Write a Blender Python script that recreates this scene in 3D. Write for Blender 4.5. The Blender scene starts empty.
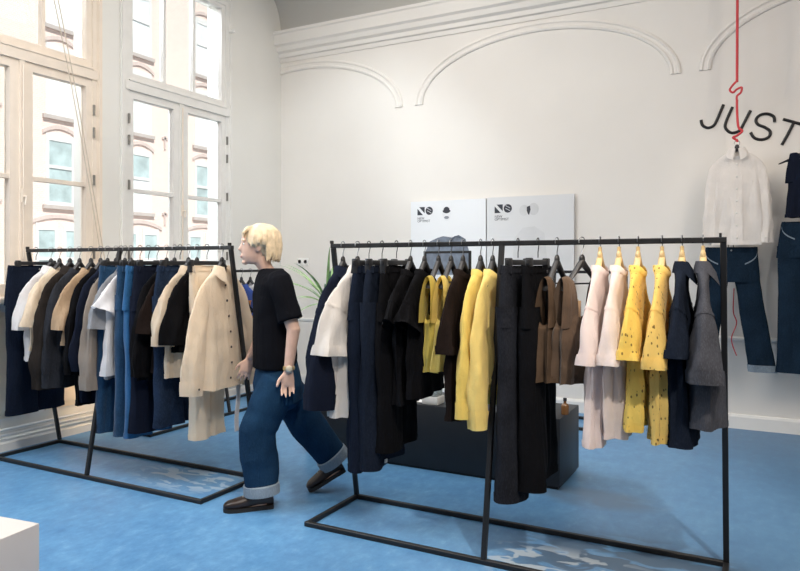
import bpy, bmesh, math, random
from math import sin, cos, pi, sqrt, atan2
from mathutils import Vector, Matrix, noise

random.seed(7)
SC = bpy.context.scene
COL = SC.collection
V = Vector
H = 1.45                     # camera height
YAW = math.atan2(.4683, .8836)
CY, SY = .8836, .4683

# ------------------------------------------------------------------ survey helpers (photo -> place)
def cam_of(x, y):            # world -> (sideways, depth)
    return CY*x + SY*y, -SY*x + CY*y
def x_on(px, y):             # world x of the point on the line y=const seen in column px
    k = (px-400)/689
    return (k*CY*y - SY*y)/(CY + SY*k)
def z_at(py, x, y):
    return H - (py-265)/689*cam_of(x, y)[1]
def floor_pt(px, py):
    Y = 999/(py-265); X = (px-400)/689*Y
    return V((CY*X - SY*Y, SY*X + CY*Y, 0))

# ------------------------------------------------------------------ materials
MATS = {}
def nt_of(name):
    m = bpy.data.materials.new(name); m.use_nodes = True
    nt = m.node_tree
    return m, nt, nt.nodes['Principled BSDF']
def ramp(nt, fac, stops):
    r = nt.nodes.new('ShaderNodeValToRGB')
    el = r.color_ramp.elements
    while len(el) < len(stops): el.new(.5)
    for e, (p, c) in zip(el, stops):
        e.position = p; e.color = (*c, 1)
    nt.links.new(fac, r.inputs[0]); return r
def tex(nt, kind, scale, coord='Object', stretch=(1, 1, 1), **kw):
    tc = nt.nodes.new('ShaderNodeTexCoord'); mp = nt.nodes.new('ShaderNodeMapping')
    mp.inputs['Scale'].default_value = stretch
    nt.links.new(tc.outputs[coord], mp.inputs[0])
    t = nt.nodes.new(kind); t.inputs['Scale'].default_value = scale
    for k, v in kw.items():
        if k in t.inputs: t.inputs[k].default_value = v
    nt.links.new(mp.outputs[0], t.inputs['Vector']); return t
def bump(nt, b, height, strength, dist=.005):
    n = nt.nodes.new('ShaderNodeBump'); n.inputs['Strength'].default_value = strength; n.inputs['Distance'].default_value = dist
    nt.links.new(height, n.inputs['Height']); nt.links.new(n.outputs[0], b.inputs['Normal'])
def mul(c, f): return tuple(max(0, min(1, x*f)) for x in c)

def plain(name, rgb, rough=.5, var=.06, metal=0, scale=9, spec=.5, bmp=0):
    if name in MATS: return MATS[name]
    m, nt, b = nt_of(name)
    n = tex(nt, 'ShaderNodeTexNoise', scale, Detail=4)
    r = ramp(nt, n.outputs['Fac'], [(.3, mul(rgb, 1-var)), (.7, mul(rgb, 1+var))])
    nt.links.new(r.outputs[0], b.inputs['Base Color'])
    b.inputs['Roughness'].default_value = rough; b.inputs['Metallic'].default_value = metal
    b.inputs['Specular IOR Level'].default_value = spec
    if bmp: bump(nt, b, n.outputs['Fac'], bmp)
    MATS[name] = m; return m

def fabric(name, rgb, var=.12, weave=260, denim=0., dots=None, sheen=.15):
    if name in MATS: return MATS[name]
    m, nt, b = nt_of(name)
    n = tex(nt, 'ShaderNodeTexNoise', 7, Detail=5)
    r = ramp(nt, n.outputs['Fac'], [(.3, mul(rgb, 1-var)), (.7, mul(rgb, 1+var))])
    out = r.outputs[0]
    w = tex(nt, 'ShaderNodeTexNoise', weave, stretch=(1, 1, .25), Detail=2)
    if denim:
        mx = nt.nodes.new('ShaderNodeMix'); mx.data_type = 'RGBA'
        rr = ramp(nt, w.outputs['Fac'], [(.45, (0, 0, 0)), (.75, (1, 1, 1))])
        mm = nt.nodes.new('ShaderNodeMath'); mm.operation = 'MULTIPLY'; mm.inputs[1].default_value = denim
        nt.links.new(rr.outputs[0], mm.inputs[0]); nt.links.new(mm.outputs[0], mx.inputs['Factor'])
        nt.links.new(out, mx.inputs['A']); mx.inputs['B'].default_value = (*[min(1, c*1.9+.012) for c in rgb], 1)
        out = mx.outputs['Result']
    if dots:
        vo = tex(nt, 'ShaderNodeTexVoronoi', 58, stretch=(1, 1, .6))
        rr = ramp(nt, vo.outputs['Distance'], [(.20, (1, 1, 1)), (.27, (0, 0, 0))])
        n2 = tex(nt, 'ShaderNodeTexNoise', 11)
        r2 = ramp(nt, n2.outputs['Fac'], [(.40, (0, 0, 0)), (.46, (1, 1, 1))])
        mm = nt.nodes.new('ShaderNodeMath'); mm.operation = 'MULTIPLY'
        nt.links.new(rr.outputs[0], mm.inputs[0]); nt.links.new(r2.outputs[0], mm.inputs[1])
        mx = nt.nodes.new('ShaderNodeMix'); mx.data_type = 'RGBA'
        nt.links.new(mm.outputs[0], mx.inputs['Factor'])
        nt.links.new(out, mx.inputs['A']); mx.inputs['B'].default_value = (*dots, 1)
        out = mx.outputs['Result']
    nt.links.new(out, b.inputs['Base Color'])
    b.inputs['Roughness'].default_value = .9; b.inputs['Specular IOR Level'].default_value = .06
    b.inputs['Sheen Weight'].default_value = sheen if max(rgb) > .08 else 0
    fo = tex(nt, 'ShaderNodeTexNoise', 17, stretch=(1, 1, .22), Detail=3, Distortion=.8)
    cr_ = tex(nt, 'ShaderNodeTexNoise', 30, Detail=4, Distortion=1.2)
    b1 = nt.nodes.new('ShaderNodeBump'); b1.inputs['Strength'].default_value = .55; b1.inputs['Distance'].default_value = .022
    nt.links.new(fo.outputs['Fac'], b1.inputs['Height'])
    b2 = nt.nodes.new('ShaderNodeBump'); b2.inputs['Strength'].default_value = .35; b2.inputs['Distance'].default_value = .008
    nt.links.new(cr_.outputs['Fac'], b2.inputs['Height']); nt.links.new(b1.outputs[0], b2.inputs['Normal'])
    b3 = nt.nodes.new('ShaderNodeBump'); b3.inputs['Strength'].default_value = .25; b3.inputs['Distance'].default_value = .002
    nt.links.new(w.outputs['Fac'], b3.inputs['Height']); nt.links.new(b2.outputs[0], b3.inputs['Normal'])
    nt.links.new(b3.outputs[0], b.inputs['Normal'])
    if max(rgb) > .3:          # thin light cloth lets light through
        tr = nt.nodes.new('ShaderNodeBsdfTranslucent'); nt.links.new(out, tr.inputs[0]); nt.links.new(b3.outputs[0], tr.inputs['Normal'])
        ms = nt.nodes.new('ShaderNodeMixShader'); ms.inputs[0].default_value = .33
        nt.links.new(b.outputs[0], ms.inputs[1]); nt.links.new(tr.outputs[0], ms.inputs[2])
        nt.links.new(ms.outputs[0], nt.nodes['Material Output'].inputs[0])
    MATS[name] = m; return m

# ------------------------------------------------------------------ mesh helpers
class MB:
    def __init__(s): s.v = []; s.f = []
    def add(s, vs, fs):
        o = len(s.v); s.v += [tuple(p) for p in vs]; s.f += [tuple(i+o for i in f) for f in fs]; return s
    def box(s, lo, hi, M=None):
        x0, y0, z0 = lo; x1, y1, z1 = hi
        vs = [V(p) for p in ((x0,y0,z0),(x1,y0,z0),(x1,y1,z0),(x0,y1,z0),(x0,y0,z1),(x1,y0,z1),(x1,y1,z1),(x0,y1,z1))]
        if M: vs = [M @ p for p in vs]
        return s.add(vs, [(0,3,2,1),(4,5,6,7),(0,1,5,4),(1,2,6,5),(2,3,7,6),(3,0,4,7)])
    def bbox(s, lo, hi, b=.006):          # box with chamfered edges
        bm = bmesh.new(); bmesh.ops.create_cube(bm, size=1)
        for v in bm.verts:
            v.co = V([(lo[i]+hi[i])/2 + v.co[i]*(hi[i]-lo[i]) for i in range(3)])
        bmesh.ops.bevel(bm, geom=bm.edges[:], offset=b, segments=2, affect='EDGES', profile=.5)
        bm.verts.index_update()
        s.add([v.co.copy() for v in bm.verts], [[v.index for v in f.verts] for f in bm.faces]); bm.free(); return s
    def rings(s, R, closed=True, cap0=True, cap1=True):
        o = len(s.v); n = len(R[0])
        for r in R: s.v += [tuple(p) for p in r]
        for i in range(len(R)-1):
            for j in range(n if closed else n-1):
                a = o+i*n+j; b = o+i*n+(j+1) % n
                s.f.append((a, b, b+n, a+n))
        if cap0: s.f.append(tuple(o+j for j in reversed(range(n))))
        if cap1: s.f.append(tuple(o+(len(R)-1)*n+j for j in range(n)))
        return s
    def tube(s, pts, rad, n=8, cap=True, flat=None):
        pts = [V(p) for p in pts]; R = []; up = None
        for i, p in enumerate(pts):
            t = (pts[min(i+1, len(pts)-1)] - pts[max(i-1, 0)]).normalized()
            if up is None:
                up = V((0, 0, 1)) if abs(t.z) < .9 else V((1, 0, 0))
            u = t.cross(up).normalized(); w = u.cross(t).normalized(); up = w
            r = rad[i] if isinstance(rad, (list, tuple)) else rad
            r2 = r*(flat or 1)
            R.append([p + u*(r*cos(2*pi*j/n)) + w*(r2*sin(2*pi*j/n)) for j in range(n)])
        return s.rings(R, True, cap, cap)
    def bar(s, a, b, w):                   # square bar
        a, b = V(a), V(b); t = (b-a).normalized()
        up = V((0, 0, 1)) if abs(t.z) < .9 else V((0, 1, 0))
        u = t.cross(up).normalized(); q = u.cross(t)
        c = .12*w; h = w/2
        prof = [(h, h-c), (h-c, h), (-h+c, h), (-h, h-c), (-h, -h+c), (-h+c, -h), (h-c, -h), (h, -h+c)]
        return s.rings([[p + u*x + q*y for x, y in prof] for p in (a, b)])
    def ell(s, c, r, n=16, m=10, M=None):
        c = V(c); R = []
        for i in range(m+1):
            th = pi*(i+.02)/(m+.04)
            R.append([V((r[0]*sin(th)*cos(2*pi*j/n), r[1]*sin(th)*sin(2*pi*j/n), -r[2]*cos(th))) for j in range(n)])
        R = [[(M @ p if M else p)+c for p in r_] for r_ in R]
        return s.rings(R)
    def lathe(s, prof, c=(0, 0, 0), n=24):
        c = V(c)
        return s.rings([[c+V((r*cos(2*pi*j/n), r*sin(2*pi*j/n), z)) for j in range(n)] for r, z in prof])
    def build(s, name, mat, parent=None, smooth=True):
        me = bpy.data.meshes.new(name); me.from_pydata(s.v, [], s.f); me.update()
        bm = bmesh.new(); bm.from_mesh(me); bmesh.ops.recalc_face_normals(bm, faces=bm.faces); bm.to_mesh(me); bm.free()
        if smooth:
            me.polygons.foreach_set('use_smooth', [True]*len(me.polygons))
            me.set_sharp_from_angle(angle=math.radians(40))
        me.materials.append(mat)
        o = bpy.data.objects.new(name, me); COL.objects.link(o)
        if parent is not None: o.parent = parent
        return o

def tag(o, label, cat, group=None, kind=None):
    o['label'] = label; o['category'] = cat
    if group: o['group'] = group
    if kind: o['kind'] = kind
    return o
def thing(name, label, cat, loc=(0, 0, 0), rz=0, group=None):
    o = bpy.data.objects.new(name, None); COL.objects.link(o); o.empty_display_size = .05
    o.location = loc; o.rotation_euler = (0, 0, rz)
    return tag(o, label, cat, group)
def struct(name, mb, mat, parent=None, smooth=False):
    o = mb.build(name, mat, parent, smooth)
    if parent is None: o['kind'] = 'structure'
    return o
def remesh(mb, name, mat, parent, voxel, smooth=4, fac=.5):
    o = mb.build(name, mat, None, True)
    m = o.modifiers.new('r', 'REMESH'); m.mode = 'VOXEL'; m.voxel_size = voxel; m.use_smooth_shade = True
    if smooth:
        q = o.modifiers.new('s', 'SMOOTH'); q.iterations = smooth; q.factor = fac
    dg = bpy.context.evaluated_depsgraph_get()
    me = bpy.data.meshes.new_from_object(o.evaluated_get(dg))
    o.modifiers.clear(); o.data = me; me.name = name
    me.polygons.foreach_set('use_smooth', [True]*len(me.polygons))
    if not me.materials: me.materials.append(mat)
    o.parent = parent
    return o

# ================================================================== MATERIALS OF THE ROOM
def wall_mat(name, rgb):
    m, nt, b = nt_of(name)
    n = tex(nt, 'ShaderNodeTexNoise', 1.3, Detail=6)
    r = ramp(nt, n.outputs['Fac'], [(.3, mul(rgb, .97)), (.7, mul(rgb, 1.02))])
    nt.links.new(r.outputs[0], b.inputs['Base Color']); b.inputs['Roughness'].default_value = .75
    n2 = tex(nt, 'ShaderNodeTexNoise', 60, Detail=3); bump(nt, b, n2.outputs['Fac'], .06)
    return m
M_WALL = wall_mat('painted_plaster', (.80, .77, .725))
M_WALL_W = wall_mat('window_wall_plaster', (.80, .79, .75))
M_COVE_SHADE = wall_mat('shaded_cove_plaster', (.52, .51, .48))  # grey stands for the shade above the cornice, painted into the plaster
M_CEIL = wall_mat('ceiling_paint', (.66, .66, .65))
M_TRIM = plain('gloss_trim_paint', (.83, .82, .79), .4, .02)
M_FRAME = plain('window_frame_cream', (.84, .74, .63), .4, .03)  # warmer tone than the other window's frame
M_FRAME_W = plain('window_paint_white', (.80, .79, .76), .4, .03)
M_BLACK = plain('black_steel', (.006, .006, .007), .5, .2)
M_HBLACK = plain('black_hanger_plastic', (.014, .014, .016), .4, .2)
M_STEEL = plain('steel_wire', (.30, .30, .31), .3, .05, 1)
M_WOOD = plain('pale_hanger_wood', (.62, .45, .22), .4, .12, 0, 30)
M_BTN = plain('dark_button', (.03, .02, .018), .35, .2)
M_WBTN = plain('white_button', (.85, .84, .8), .35, .05)
M_HINGE = plain('hinge_metal', (.20, .19, .17), .4, .1, .6)

def floor_mat():
    m, nt, b = nt_of('blue_linoleum')
    L = nt.links
    n1 = tex(nt, 'ShaderNodeTexNoise', 2.2, Detail=8, Roughness=.7)
    n2 = tex(nt, 'ShaderNodeTexNoise', 16, Detail=8, Roughness=.75, stretch=(1, .6, 1))
    r1 = ramp(nt, n1.outputs['Fac'], [(.3, (.065, .19, .39)), (.55, (.10, .27, .49)), (.75, (.16, .36, .58))])
    r2 = ramp(nt, n2.outputs['Fac'], [(.30, (.035, .14, .34)), (.55, (.12, .30, .54)), (.78, (.34, .53, .72))])
    mx = nt.nodes.new('ShaderNodeMix'); mx.data_type = 'RGBA'; mx.inputs['Factor'].default_value = .5
    L.new(r1.outputs[0], mx.inputs['A']); L.new(r2.outputs[0], mx.inputs['B'])
    out = mx.outputs['Result']
    tc = nt.nodes.new('ShaderNodeTexCoord')
    def patch(center, rx, ry, scale, lo, hi, col, amt, out):
        mp = nt.nodes.new('ShaderNodeMapping'); mp.vector_type = 'POINT'
        mp.inputs['Location'].default_value = (-center[0]/rx, -center[1]/ry, 0)
        mp.inputs['Scale'].default_value = (1/rx, 1/ry, 0)
        L.new(tc.outputs['Object'], mp.inputs[0])
        ln = nt.nodes.new('ShaderNodeVectorMath'); ln.operation = 'LENGTH'; L.new(mp.outputs[0], ln.inputs[0])
        mask = ramp(nt, ln.outputs['Value'], [(.55, (1, 1, 1)), (1.0, (0, 0, 0))])
        n = tex(nt, 'ShaderNodeTexNoise', scale, Detail=2, stretch=(1, 2.2, 1), Distortion=.6)
        th = ramp(nt, n.outputs['Fac'], [(lo, (0, 0, 0)), (hi, (1, 1, 1))])
        a = nt.nodes.new('ShaderNodeMath'); a.operation = 'MULTIPLY'; L.new(mask.outputs[0], a.inputs[0]); L.new(th.outputs[0], a.inputs[1])
        a2 = nt.nodes.new('ShaderNodeMath'); a2.operation = 'MULTIPLY'; L.new(a.outputs[0], a2.inputs[0]); a2.inputs[1].default_value = amt
        x = nt.nodes.new('ShaderNodeMix'); x.data_type = 'RGBA'
        L.new(a2.outputs[0], x.inputs['Factor']); L.new(out, x.inputs['A']); x.inputs['B'].default_value = (*col, 1)
        return x.outputs['Result']
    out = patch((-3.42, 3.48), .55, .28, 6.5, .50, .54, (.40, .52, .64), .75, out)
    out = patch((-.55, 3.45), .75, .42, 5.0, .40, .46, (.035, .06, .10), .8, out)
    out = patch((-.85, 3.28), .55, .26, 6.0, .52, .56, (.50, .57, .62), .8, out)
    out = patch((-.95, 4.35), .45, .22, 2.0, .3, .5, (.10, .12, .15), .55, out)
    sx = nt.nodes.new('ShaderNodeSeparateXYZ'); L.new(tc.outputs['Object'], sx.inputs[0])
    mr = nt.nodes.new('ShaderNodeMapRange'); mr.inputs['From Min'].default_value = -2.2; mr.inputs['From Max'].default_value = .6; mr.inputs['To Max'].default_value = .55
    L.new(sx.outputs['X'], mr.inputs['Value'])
    wx = nt.nodes.new('ShaderNodeMix'); wx.data_type = 'RGBA'; L.new(mr.outputs['Result'], wx.inputs['Factor']); L.new(out, wx.inputs['A'])  # dimmer light towards the right, painted into the floor as darker grey-blue
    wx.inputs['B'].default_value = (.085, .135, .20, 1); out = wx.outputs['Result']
    L.new(out, b.inputs['Base Color'])
    rr = ramp(nt, n2.outputs['Fac'], [(.2, (.36,)*3), (.8, (.5,)*3)])
    L.new(rr.outputs[0], b.inputs['Roughness'])
    b.inputs['Specular IOR Level'].default_value = .45
    bump(nt, b, n2.outputs['Fac'], .05, .003)
    return m
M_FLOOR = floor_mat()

def glass_mat():
    m = bpy.data.materials.new('window_glass'); m.use_nodes = True; nt = m.node_tree
    nt.nodes.remove(nt.nodes['Principled BSDF'])
    out = nt.nodes['Material Output']
    t = nt.nodes.new('ShaderNodeBsdfTransparent'); g = nt.nodes.new('ShaderNodeBsdfGlossy'); g.inputs['Roughness'].default_value = .02
    t.inputs[0].default_value = (.96, .98, .98, 1)
    n = tex(nt, 'ShaderNodeTexNoise', 3); bp = nt.nodes.new('ShaderNodeBump'); bp.inputs['Strength'].default_value = .02
    nt.links.new(n.outputs['Fac'], bp.inputs['Height']); nt.links.new(bp.outputs[0], g.inputs['Normal'])
    f = nt.nodes.new('ShaderNodeFresnel'); f.inputs[0].default_value = 1.25
    mx = nt.nodes.new('ShaderNodeMixShader')
    nt.links.new(f.outputs[0], mx.inputs[0]); nt.links.new(t.outputs[0], mx.inputs[1]); nt.links.new(g.outputs[0], mx.inputs[2])
    nt.links.new(mx.outputs[0], out.inputs[0])
    return m
M_GLASS = glass_mat()

# ================================================================== ROOM SHELL
XL, YB, XR, YF, ZC = -5.267, 6.811, 4.2, -4.2, 4.78
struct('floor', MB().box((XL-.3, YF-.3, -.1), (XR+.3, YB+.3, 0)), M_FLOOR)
struct('ceiling', MB().box((XL-.3, YF-.3, ZC), (XR+.3, YB+.3, ZC+.15)), M_CEIL)
struct('wall_back', MB().box((XL-.3, YB, 0), (XR+.3, YB+.3, ZC)), M_WALL)
struct('wall_right', MB().box((XR, YF, 0), (XR+.3, YB, ZC)), plain('greige_wall', (.55, .50, .45), .8))
struct('wall_front', MB().box((XL-.3, YF-.3, 0), (XR+.3, YF, ZC)), plain('shaded_shop_wall', (.30, .28, .26), .8))
# window wall with two openings
W2 = (4.459, 5.863); W1 = (2.757, 4.156)
ZS, ZT = 1.20, 4.36
wl = MB()
wl.box((XL-.3, YF, 0), (XL, YB, ZS)).box((XL-.3, YF, ZT), (XL, YB, ZC))
for a, b in ((YF, W1[0]), (W1[1], W2[0]), (W2[1], YB)): wl.box((XL-.3, a, ZS), (XL, b, ZT))
struct('wall_left', wl, M_WALL_W)

# cornice (moulded beam under the ceiling) on the back wall
def extr(prof, x0, x1):       # profile in (depth from wall, z) swept along x on the back wall
    return MB().rings([[V((x, YB-d, z)) for d, z in prof] for x in (x0, x1)])
struct('trim_cornice', extr([(0, 3.93), (.015, 3.93), (.02, 3.975), (.045, 3.985), (.05, 4.03), (.085, 4.05), (.10, 4.10), (.13, 4.12), (.14, 4.23), (.155, 4.245), (.155, 4.275), (0, 4.275)], XL, XR), M_WALL)
struct('trim_cove', MB().rings([[V((x, YB-.003-.35*(1-cos(t*pi/2)), 4.276+.5*sin(t*pi/2))) for t in [i/10 for i in range(11)]] + [V((x, YB, ZC))] for x in (XL, XR)]), M_COVE_SHADE, smooth=True)
struct('baseboard_back', extr([(0, 0), (.022, 0), (.022, .105), (.014, .125), (0, .128)], XL, XR), M_TRIM)
struct('trim_dado', extr([(0, .775), (.012, .777), (.016, .79), (.016, .802), (.008, .812), (0, .814)], XL, XR), M_TRIM)
def side(prof, y0, y1):
    return MB().rings([[V((XL+d, y, z)) for d, z in prof] for y in (y0, y1)])
struct('baseboard_left', side([(0, 0), (.05, 0), (.05, .06), (.035, .075), (.035, .092), (0, .098)], YF, YB), M_TRIM)
struct('trim_pipe', MB().tube([(XL+.07, YF, .135), (XL+.07, YB-.15, .135)], .011).tube([(XL+.07, YF, .175), (XL+.07, YB-.15, .175)], .011), M_TRIM, smooth=True)
struct('trim_sill', side([(0, ZS-.06), (.10, ZS-.05), (.115, ZS-.04), (.115, ZS-.012), (.10, ZS), (0, ZS)], 2.6, 6.0), M_FRAME)
# panelled apron below the sill
pn = MB()
for k in range(5):
    y0 = 2.0+k*.8
    pn.box((XL, y0+.06, .25), (XL+.012, y0+.74, 1.08))
    pn.box((XL+.012, y0+.10, .29), (XL+.02, y0+.70, 1.04))
struct('trim_apron', pn, plain('apron_warm_glow', (.80, .70, .55), .45, .03))  # cream carries the warm glow on the wall, painted into the panels
# blind arches in relief
def arch(xc, name, t0=0., t1=1.):
    mb = MB(); a, bb = 1.32, .64; R = []
    n = 60
    for i in range(n+1):
        th = pi - pi*(t0+(t1-t0)*i/n)
        c = V((cos(th), 0, sin(th)))
        prof = []
        for w, d in ((-.050, 0), (-.044, .016), (-.026, .022), (-.012, .010), (.012, .010), (.026, .022), (.044, .016), (.050, 0)):
            prof.append(V((xc+(a+w)*c.x, YB-.0005-d, 3.215+(bb+w)*c.z)))
        R.append(prof)
    mb.rings(R, closed=False, cap0=True, cap1=True)
    struct(name, mb, M_WALL, smooth=True)
arch(-2.05, 'trim_1'); arch(-4.94, 'trim_2', .27, 1.); arch(.84, 'trim_3')

# ------------------------------------------------------------------ windows
def window(name, ya, yb, mat, hinge_all=True):
    """sashes in the x = XL plane between ya (near) and yb (far)"""
    fx0, fx1 = XL-.09, XL+.012
    root = bpy.data.objects.new(name, None); COL.objects.link(root); root['kind'] = 'structure'
    root.location = (XL, (ya+yb)/2, ZS)
    def P(mb, nm, m=mat, parent=root):
        off = root.location if parent is root else root.location
        mb.v = [tuple(V(p)-off) for p in mb.v]
        return mb.build(nm, m, parent, False)
    ym = (ya+yb)/2
    fr = MB()
    fr.box((fx0, ya, ZS), (fx1, ya+.045, ZT)).box((fx0, yb-.045, ZS), (fx1, yb, ZT))
    fr.box((fx0, ya+.045, ZT-.05), (fx1-.001, yb-.045, ZT)).box((fx0, ya+.045, ZS), (fx1-.001, yb-.045, ZS+.03))
    fr.box((fx0, ya+.001, 3.09), (fx1+.012, yb-.001, 3.175))                      # transom
    fr.box((fx0, ya+.045, 3.175), (fx1+.02, yb-.045, 3.19))
    P(fr, 'frame')
    ar = MB()                                                            # architrave on the wall
    for y0, y1 in ((ya-.05, ya), (yb, yb+.05)):
        ar.box((XL, y0, ZS), (XL+.02, y1, ZT+.05)); ar.box((XL+.02, y0+.012, ZS), (XL+.03, y1-.018, ZT+.03))
    ar.box((XL, ya, ZT), (XL+.02, yb, ZT+.05))
    P(ar, 'architrave')
    # upper light with three panes
    up = MB(); gz0, gz1 = 3.255, 4.27
    up.box((fx0+.02, ya+.045, 3.19), (XL, yb-.045, gz0)).box((fx0+.02, ya+.045, gz1), (XL, yb-.045, ZT-.05))
    up.box((fx0+.02, ya+.045, gz0), (XL, ya+.10, gz1)).box((fx0+.02, yb-.10, gz0), (XL, yb-.045, gz1))
    span = (yb-ya-.2)/3
    u = P(up, 'upper_sash')
    for k in (1, 2):
        y = ya+.10+span*k; P(MB().box((fx0+.03, y-.016, gz0), (XL-.01, y+.016, gz1)), 'glazing_bar', mat, root)
    for k in range(3):
        y0 = ya+.10+span*k
        P(MB().box((XL-.055, y0, gz0), (XL-.050, y0+span, gz1)), 'pane', M_GLASS)
    # two casements
    for side_, (c0, c1) in enumerate(((ya+.045, ym-.012), (ym+.012, yb-.045))):
        cs = MB(); st = .085; z0, z1 = ZS+.03, 3.09
        gy0, gy1 = c0+(.06 if side_ == 0 else st), c1-(st if side_ == 0 else .06)
        cs.box((fx0+.02, c0, z0), (XL+.004, gy0, z1)).box((fx0+.02, gy1, z0), (XL+.004, c1, z1))
        cs.box((fx0+.02, gy0, z0), (XL+.004, gy1, 1.30)).box((fx0+.02, gy0, 3.02), (XL+.004, gy1, z1))
        P(cs, 'casement')
        P(MB().box((fx0+.03, gy0, 2.137), (XL-.005, gy1, 2.172)), 'glazing_bar')
        P(MB().box((XL-.05, gy0, 1.30), (XL-.045, gy1, 2.137)), 'pane', M_GLASS)
        P(MB().box((XL-.05, gy0, 2.172), (XL-.045, gy1, 3.02)), 'pane', M_GLASS)
        hy = c0-.006 if side_ == 0 else c1+.006
        for hz in (1.55, 2.2, 2.62, 2.82):
            P(MB().tube([(XL+.022, hy, hz-.045), (XL+.022, hy, hz+.045)], .011, 8), 'hinge', M_HINGE)
    P(MB().box((fx0+.02, ym-.02, ZS+.03), (XL+.02, ym+.02, 3.09)), 'centre_stile')
    hd = MB().tube([(XL+.03, ym, 1.5), (XL+.03, ym, 3.05)], .006).box((XL+.02, ym-.012, 1.95), (XL+.035, ym+.012, 2.06))
    hd.tube([(XL+.035, ym, 2.0), (XL+.07, ym, 2.0), (XL+.07, ym-.01, 1.93)], .008)
    P(hd, 'bolt_handle', M_FRAME)
    return root
window('window_1', *W1, M_FRAME); wn2 = window('window_2', *W2, M_FRAME_W)

# window cords
for k, (dx, dn) in enumerate(((0, 'longer'), (.035, 'shorter'))):
    pts = []
    for i in range(24):
        t = i/23
        y = 3.40+dx+.74*t; z = 4.70-3.2*t + (.0 if k == 0 else .02*sin(t*6))
        pts.append((XL+.09+.05*sin(t*pi), y, z))
    c = MB().tube(pts, .0045, 6).build('hanging_string', plain('cord_cotton', (.60, .52, .42), .9))
    tag(c, f'thin beige pull cord slanting across the cream window, {"outer" if k == 0 else "inner"} of the pair', 'cord', 'window pull cords')
o = MB().tube([(XL+.03, 5.86, 4.03), (XL+.09, 5.86, 4.03)], .012).lathe([(.0, 0), (.016, 0), (.016, .03), (0, .03)], (XL+.085, 5.86, 4.015)).build('window_stay', M_WBTN)
tag(o, 'small white peg fixed high on the white window frame', 'fixture')

# ================================================================== ACROSS THE STREET
M_BRICK, nt, b = nt_of('pale_brick')
bt = tex(nt, 'ShaderNodeTexBrick', 4.2, stretch=(1, 1, 1))
tc = nt.nodes.new('ShaderNodeTexCoord'); sp = nt.nodes.new('ShaderNodeSeparateXYZ'); cb = nt.nodes.new('ShaderNodeCombineXYZ')
nt.links.new(tc.outputs['Object'], sp.inputs[0]); nt.links.new(sp.outputs['Y'], cb.inputs['X']); nt.links.new(sp.outputs['Z'], cb.inputs['Y'])
nt.links.new(cb.outputs[0], bt.inputs['Vector'])
bt.inputs['Color1'].default_value = (.80, .62, .56, 1); bt.inputs['Color2'].default_value = (.84, .67, .61, 1); bt.inputs['Mortar'].default_value = (.86, .78, .74, 1)
nt.links.new(bt.outputs['Color'], b.inputs['Base Color']); b.inputs['Roughness'].default_value = .9
M_LINT = plain('brick_lintel', (.62, .52, .49), .9)
M_SILLX = plain('stone_sill', (.50, .45, .43), .9)
M_SASH = plain('white_sash', (.75, .75, .75), .6)
M_XGLASS = plain('street_window_glass', (.45, .56, .58), .6, .25, 0, 2)
M_XGLASSP = plain('street_window_blind', (.80, .84, .86), .4, .1, 0, 2)
XF = -20.0
struct('street_ground', MB().box((XF-6, -12, -.6), (XL-.3, 42, -.45)), plain('street_paving', (.45, .43, .41), .9))
bd = thing('brick_building', 'pale brick building with arched white windows across the street', 'building', (XF, 15, -.45))
def XP(mb, nm, m, parent=bd, smooth=False):
    mb.v = [tuple(V(p)-V((XF, 15, -.45))) for p in mb.v]
    return mb.build(nm, m, parent, smooth)
XP(MB().box((XF-2, -8, -.45), (XF, 40, 14.5)), 'facade', M_BRICK)
for col in range(-2, 6):
    yc = 14.43+3.2*col
    for fl in range(-1, 3):
        zs = 3.35+2.85*fl; zt = 5.5+2.85*fl
        if fl == -1: zs = .35
        if yc < 6 and fl > 0: continue
        parts = [(yc-.5, yc+.5)] if fl >= 0 else [(yc-.85, yc-.1), (yc+.1, yc+.85)]
        hw = .62 if fl >= 0 else 1.0
        lm = MB(); R = []
        for i in range(15):
            u = -1+2*i/14
            y = yc+u*hw; z = zt+.08+.22*(1-u*u)
            R.append([V((XF-.02, y, z)), V((XF+.05, y, z)), V((XF+.05, y, z+.12)), V((XF-.02, y, z+.12))])
        lm.rings(R); XP(lm, 'arched_lintel', M_LINT)
        XP(MB().box((XF-.02, yc-hw, zs-.12), (XF+.10, yc+hw, zs)), 'stone_sill', M_SILLX)
        for y0, y1 in parts:
            f = MB(); zm = (zs+zt)/2+.15
            f.box((XF-.02, y0, zs), (XF+.04, y0+.10, zt)).box((XF-.02, y1-.10, zs), (XF+.04, y1, zt))
            f.box((XF-.02, y0+.10, zt-.10), (XF+.038, y1-.10, zt)).box((XF-.02, y0-.001, zt), (XF+.042, y1+.001, zt+.12)).box((XF-.02, y0+.10, zs), (XF+.038, y1-.10, zs+.12)).box((XF-.02, y0+.10, zm-.05), (XF+.05, y1-.10, zm+.05))
            fo = XP(f, 'window', M_SASH)
            gl = [(zs+.12, zm-.05), (zm+.05, zt-.10)]
            for q, (a, c) in enumerate(gl):
                dark = (q == 1 and fl <= 0) or fl == -1 or (q == 0 and col in (0, 2) and fl == 0)
                XP(MB().box((XF-.02, y0+.10, a), (XF+.015, y1-.10, c)), 'pane', M_XGLASS if dark else M_XGLASSP, fo)
    for fl in (0, 1):
        for dy in ((1.15, 1.75) if col % 2 else (-1.2,)):
            z = 5.9+2.85*(fl-1)+.15
            XP(MB().box((XF, yc+dy-.04, z-.25), (XF+.05, yc+dy+.04, z+.25)).box((XF, yc+dy-.13, z+.12), (XF+.05, yc+dy+.13, z+.2)), 'wall_anchor', M_LINT)

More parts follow.
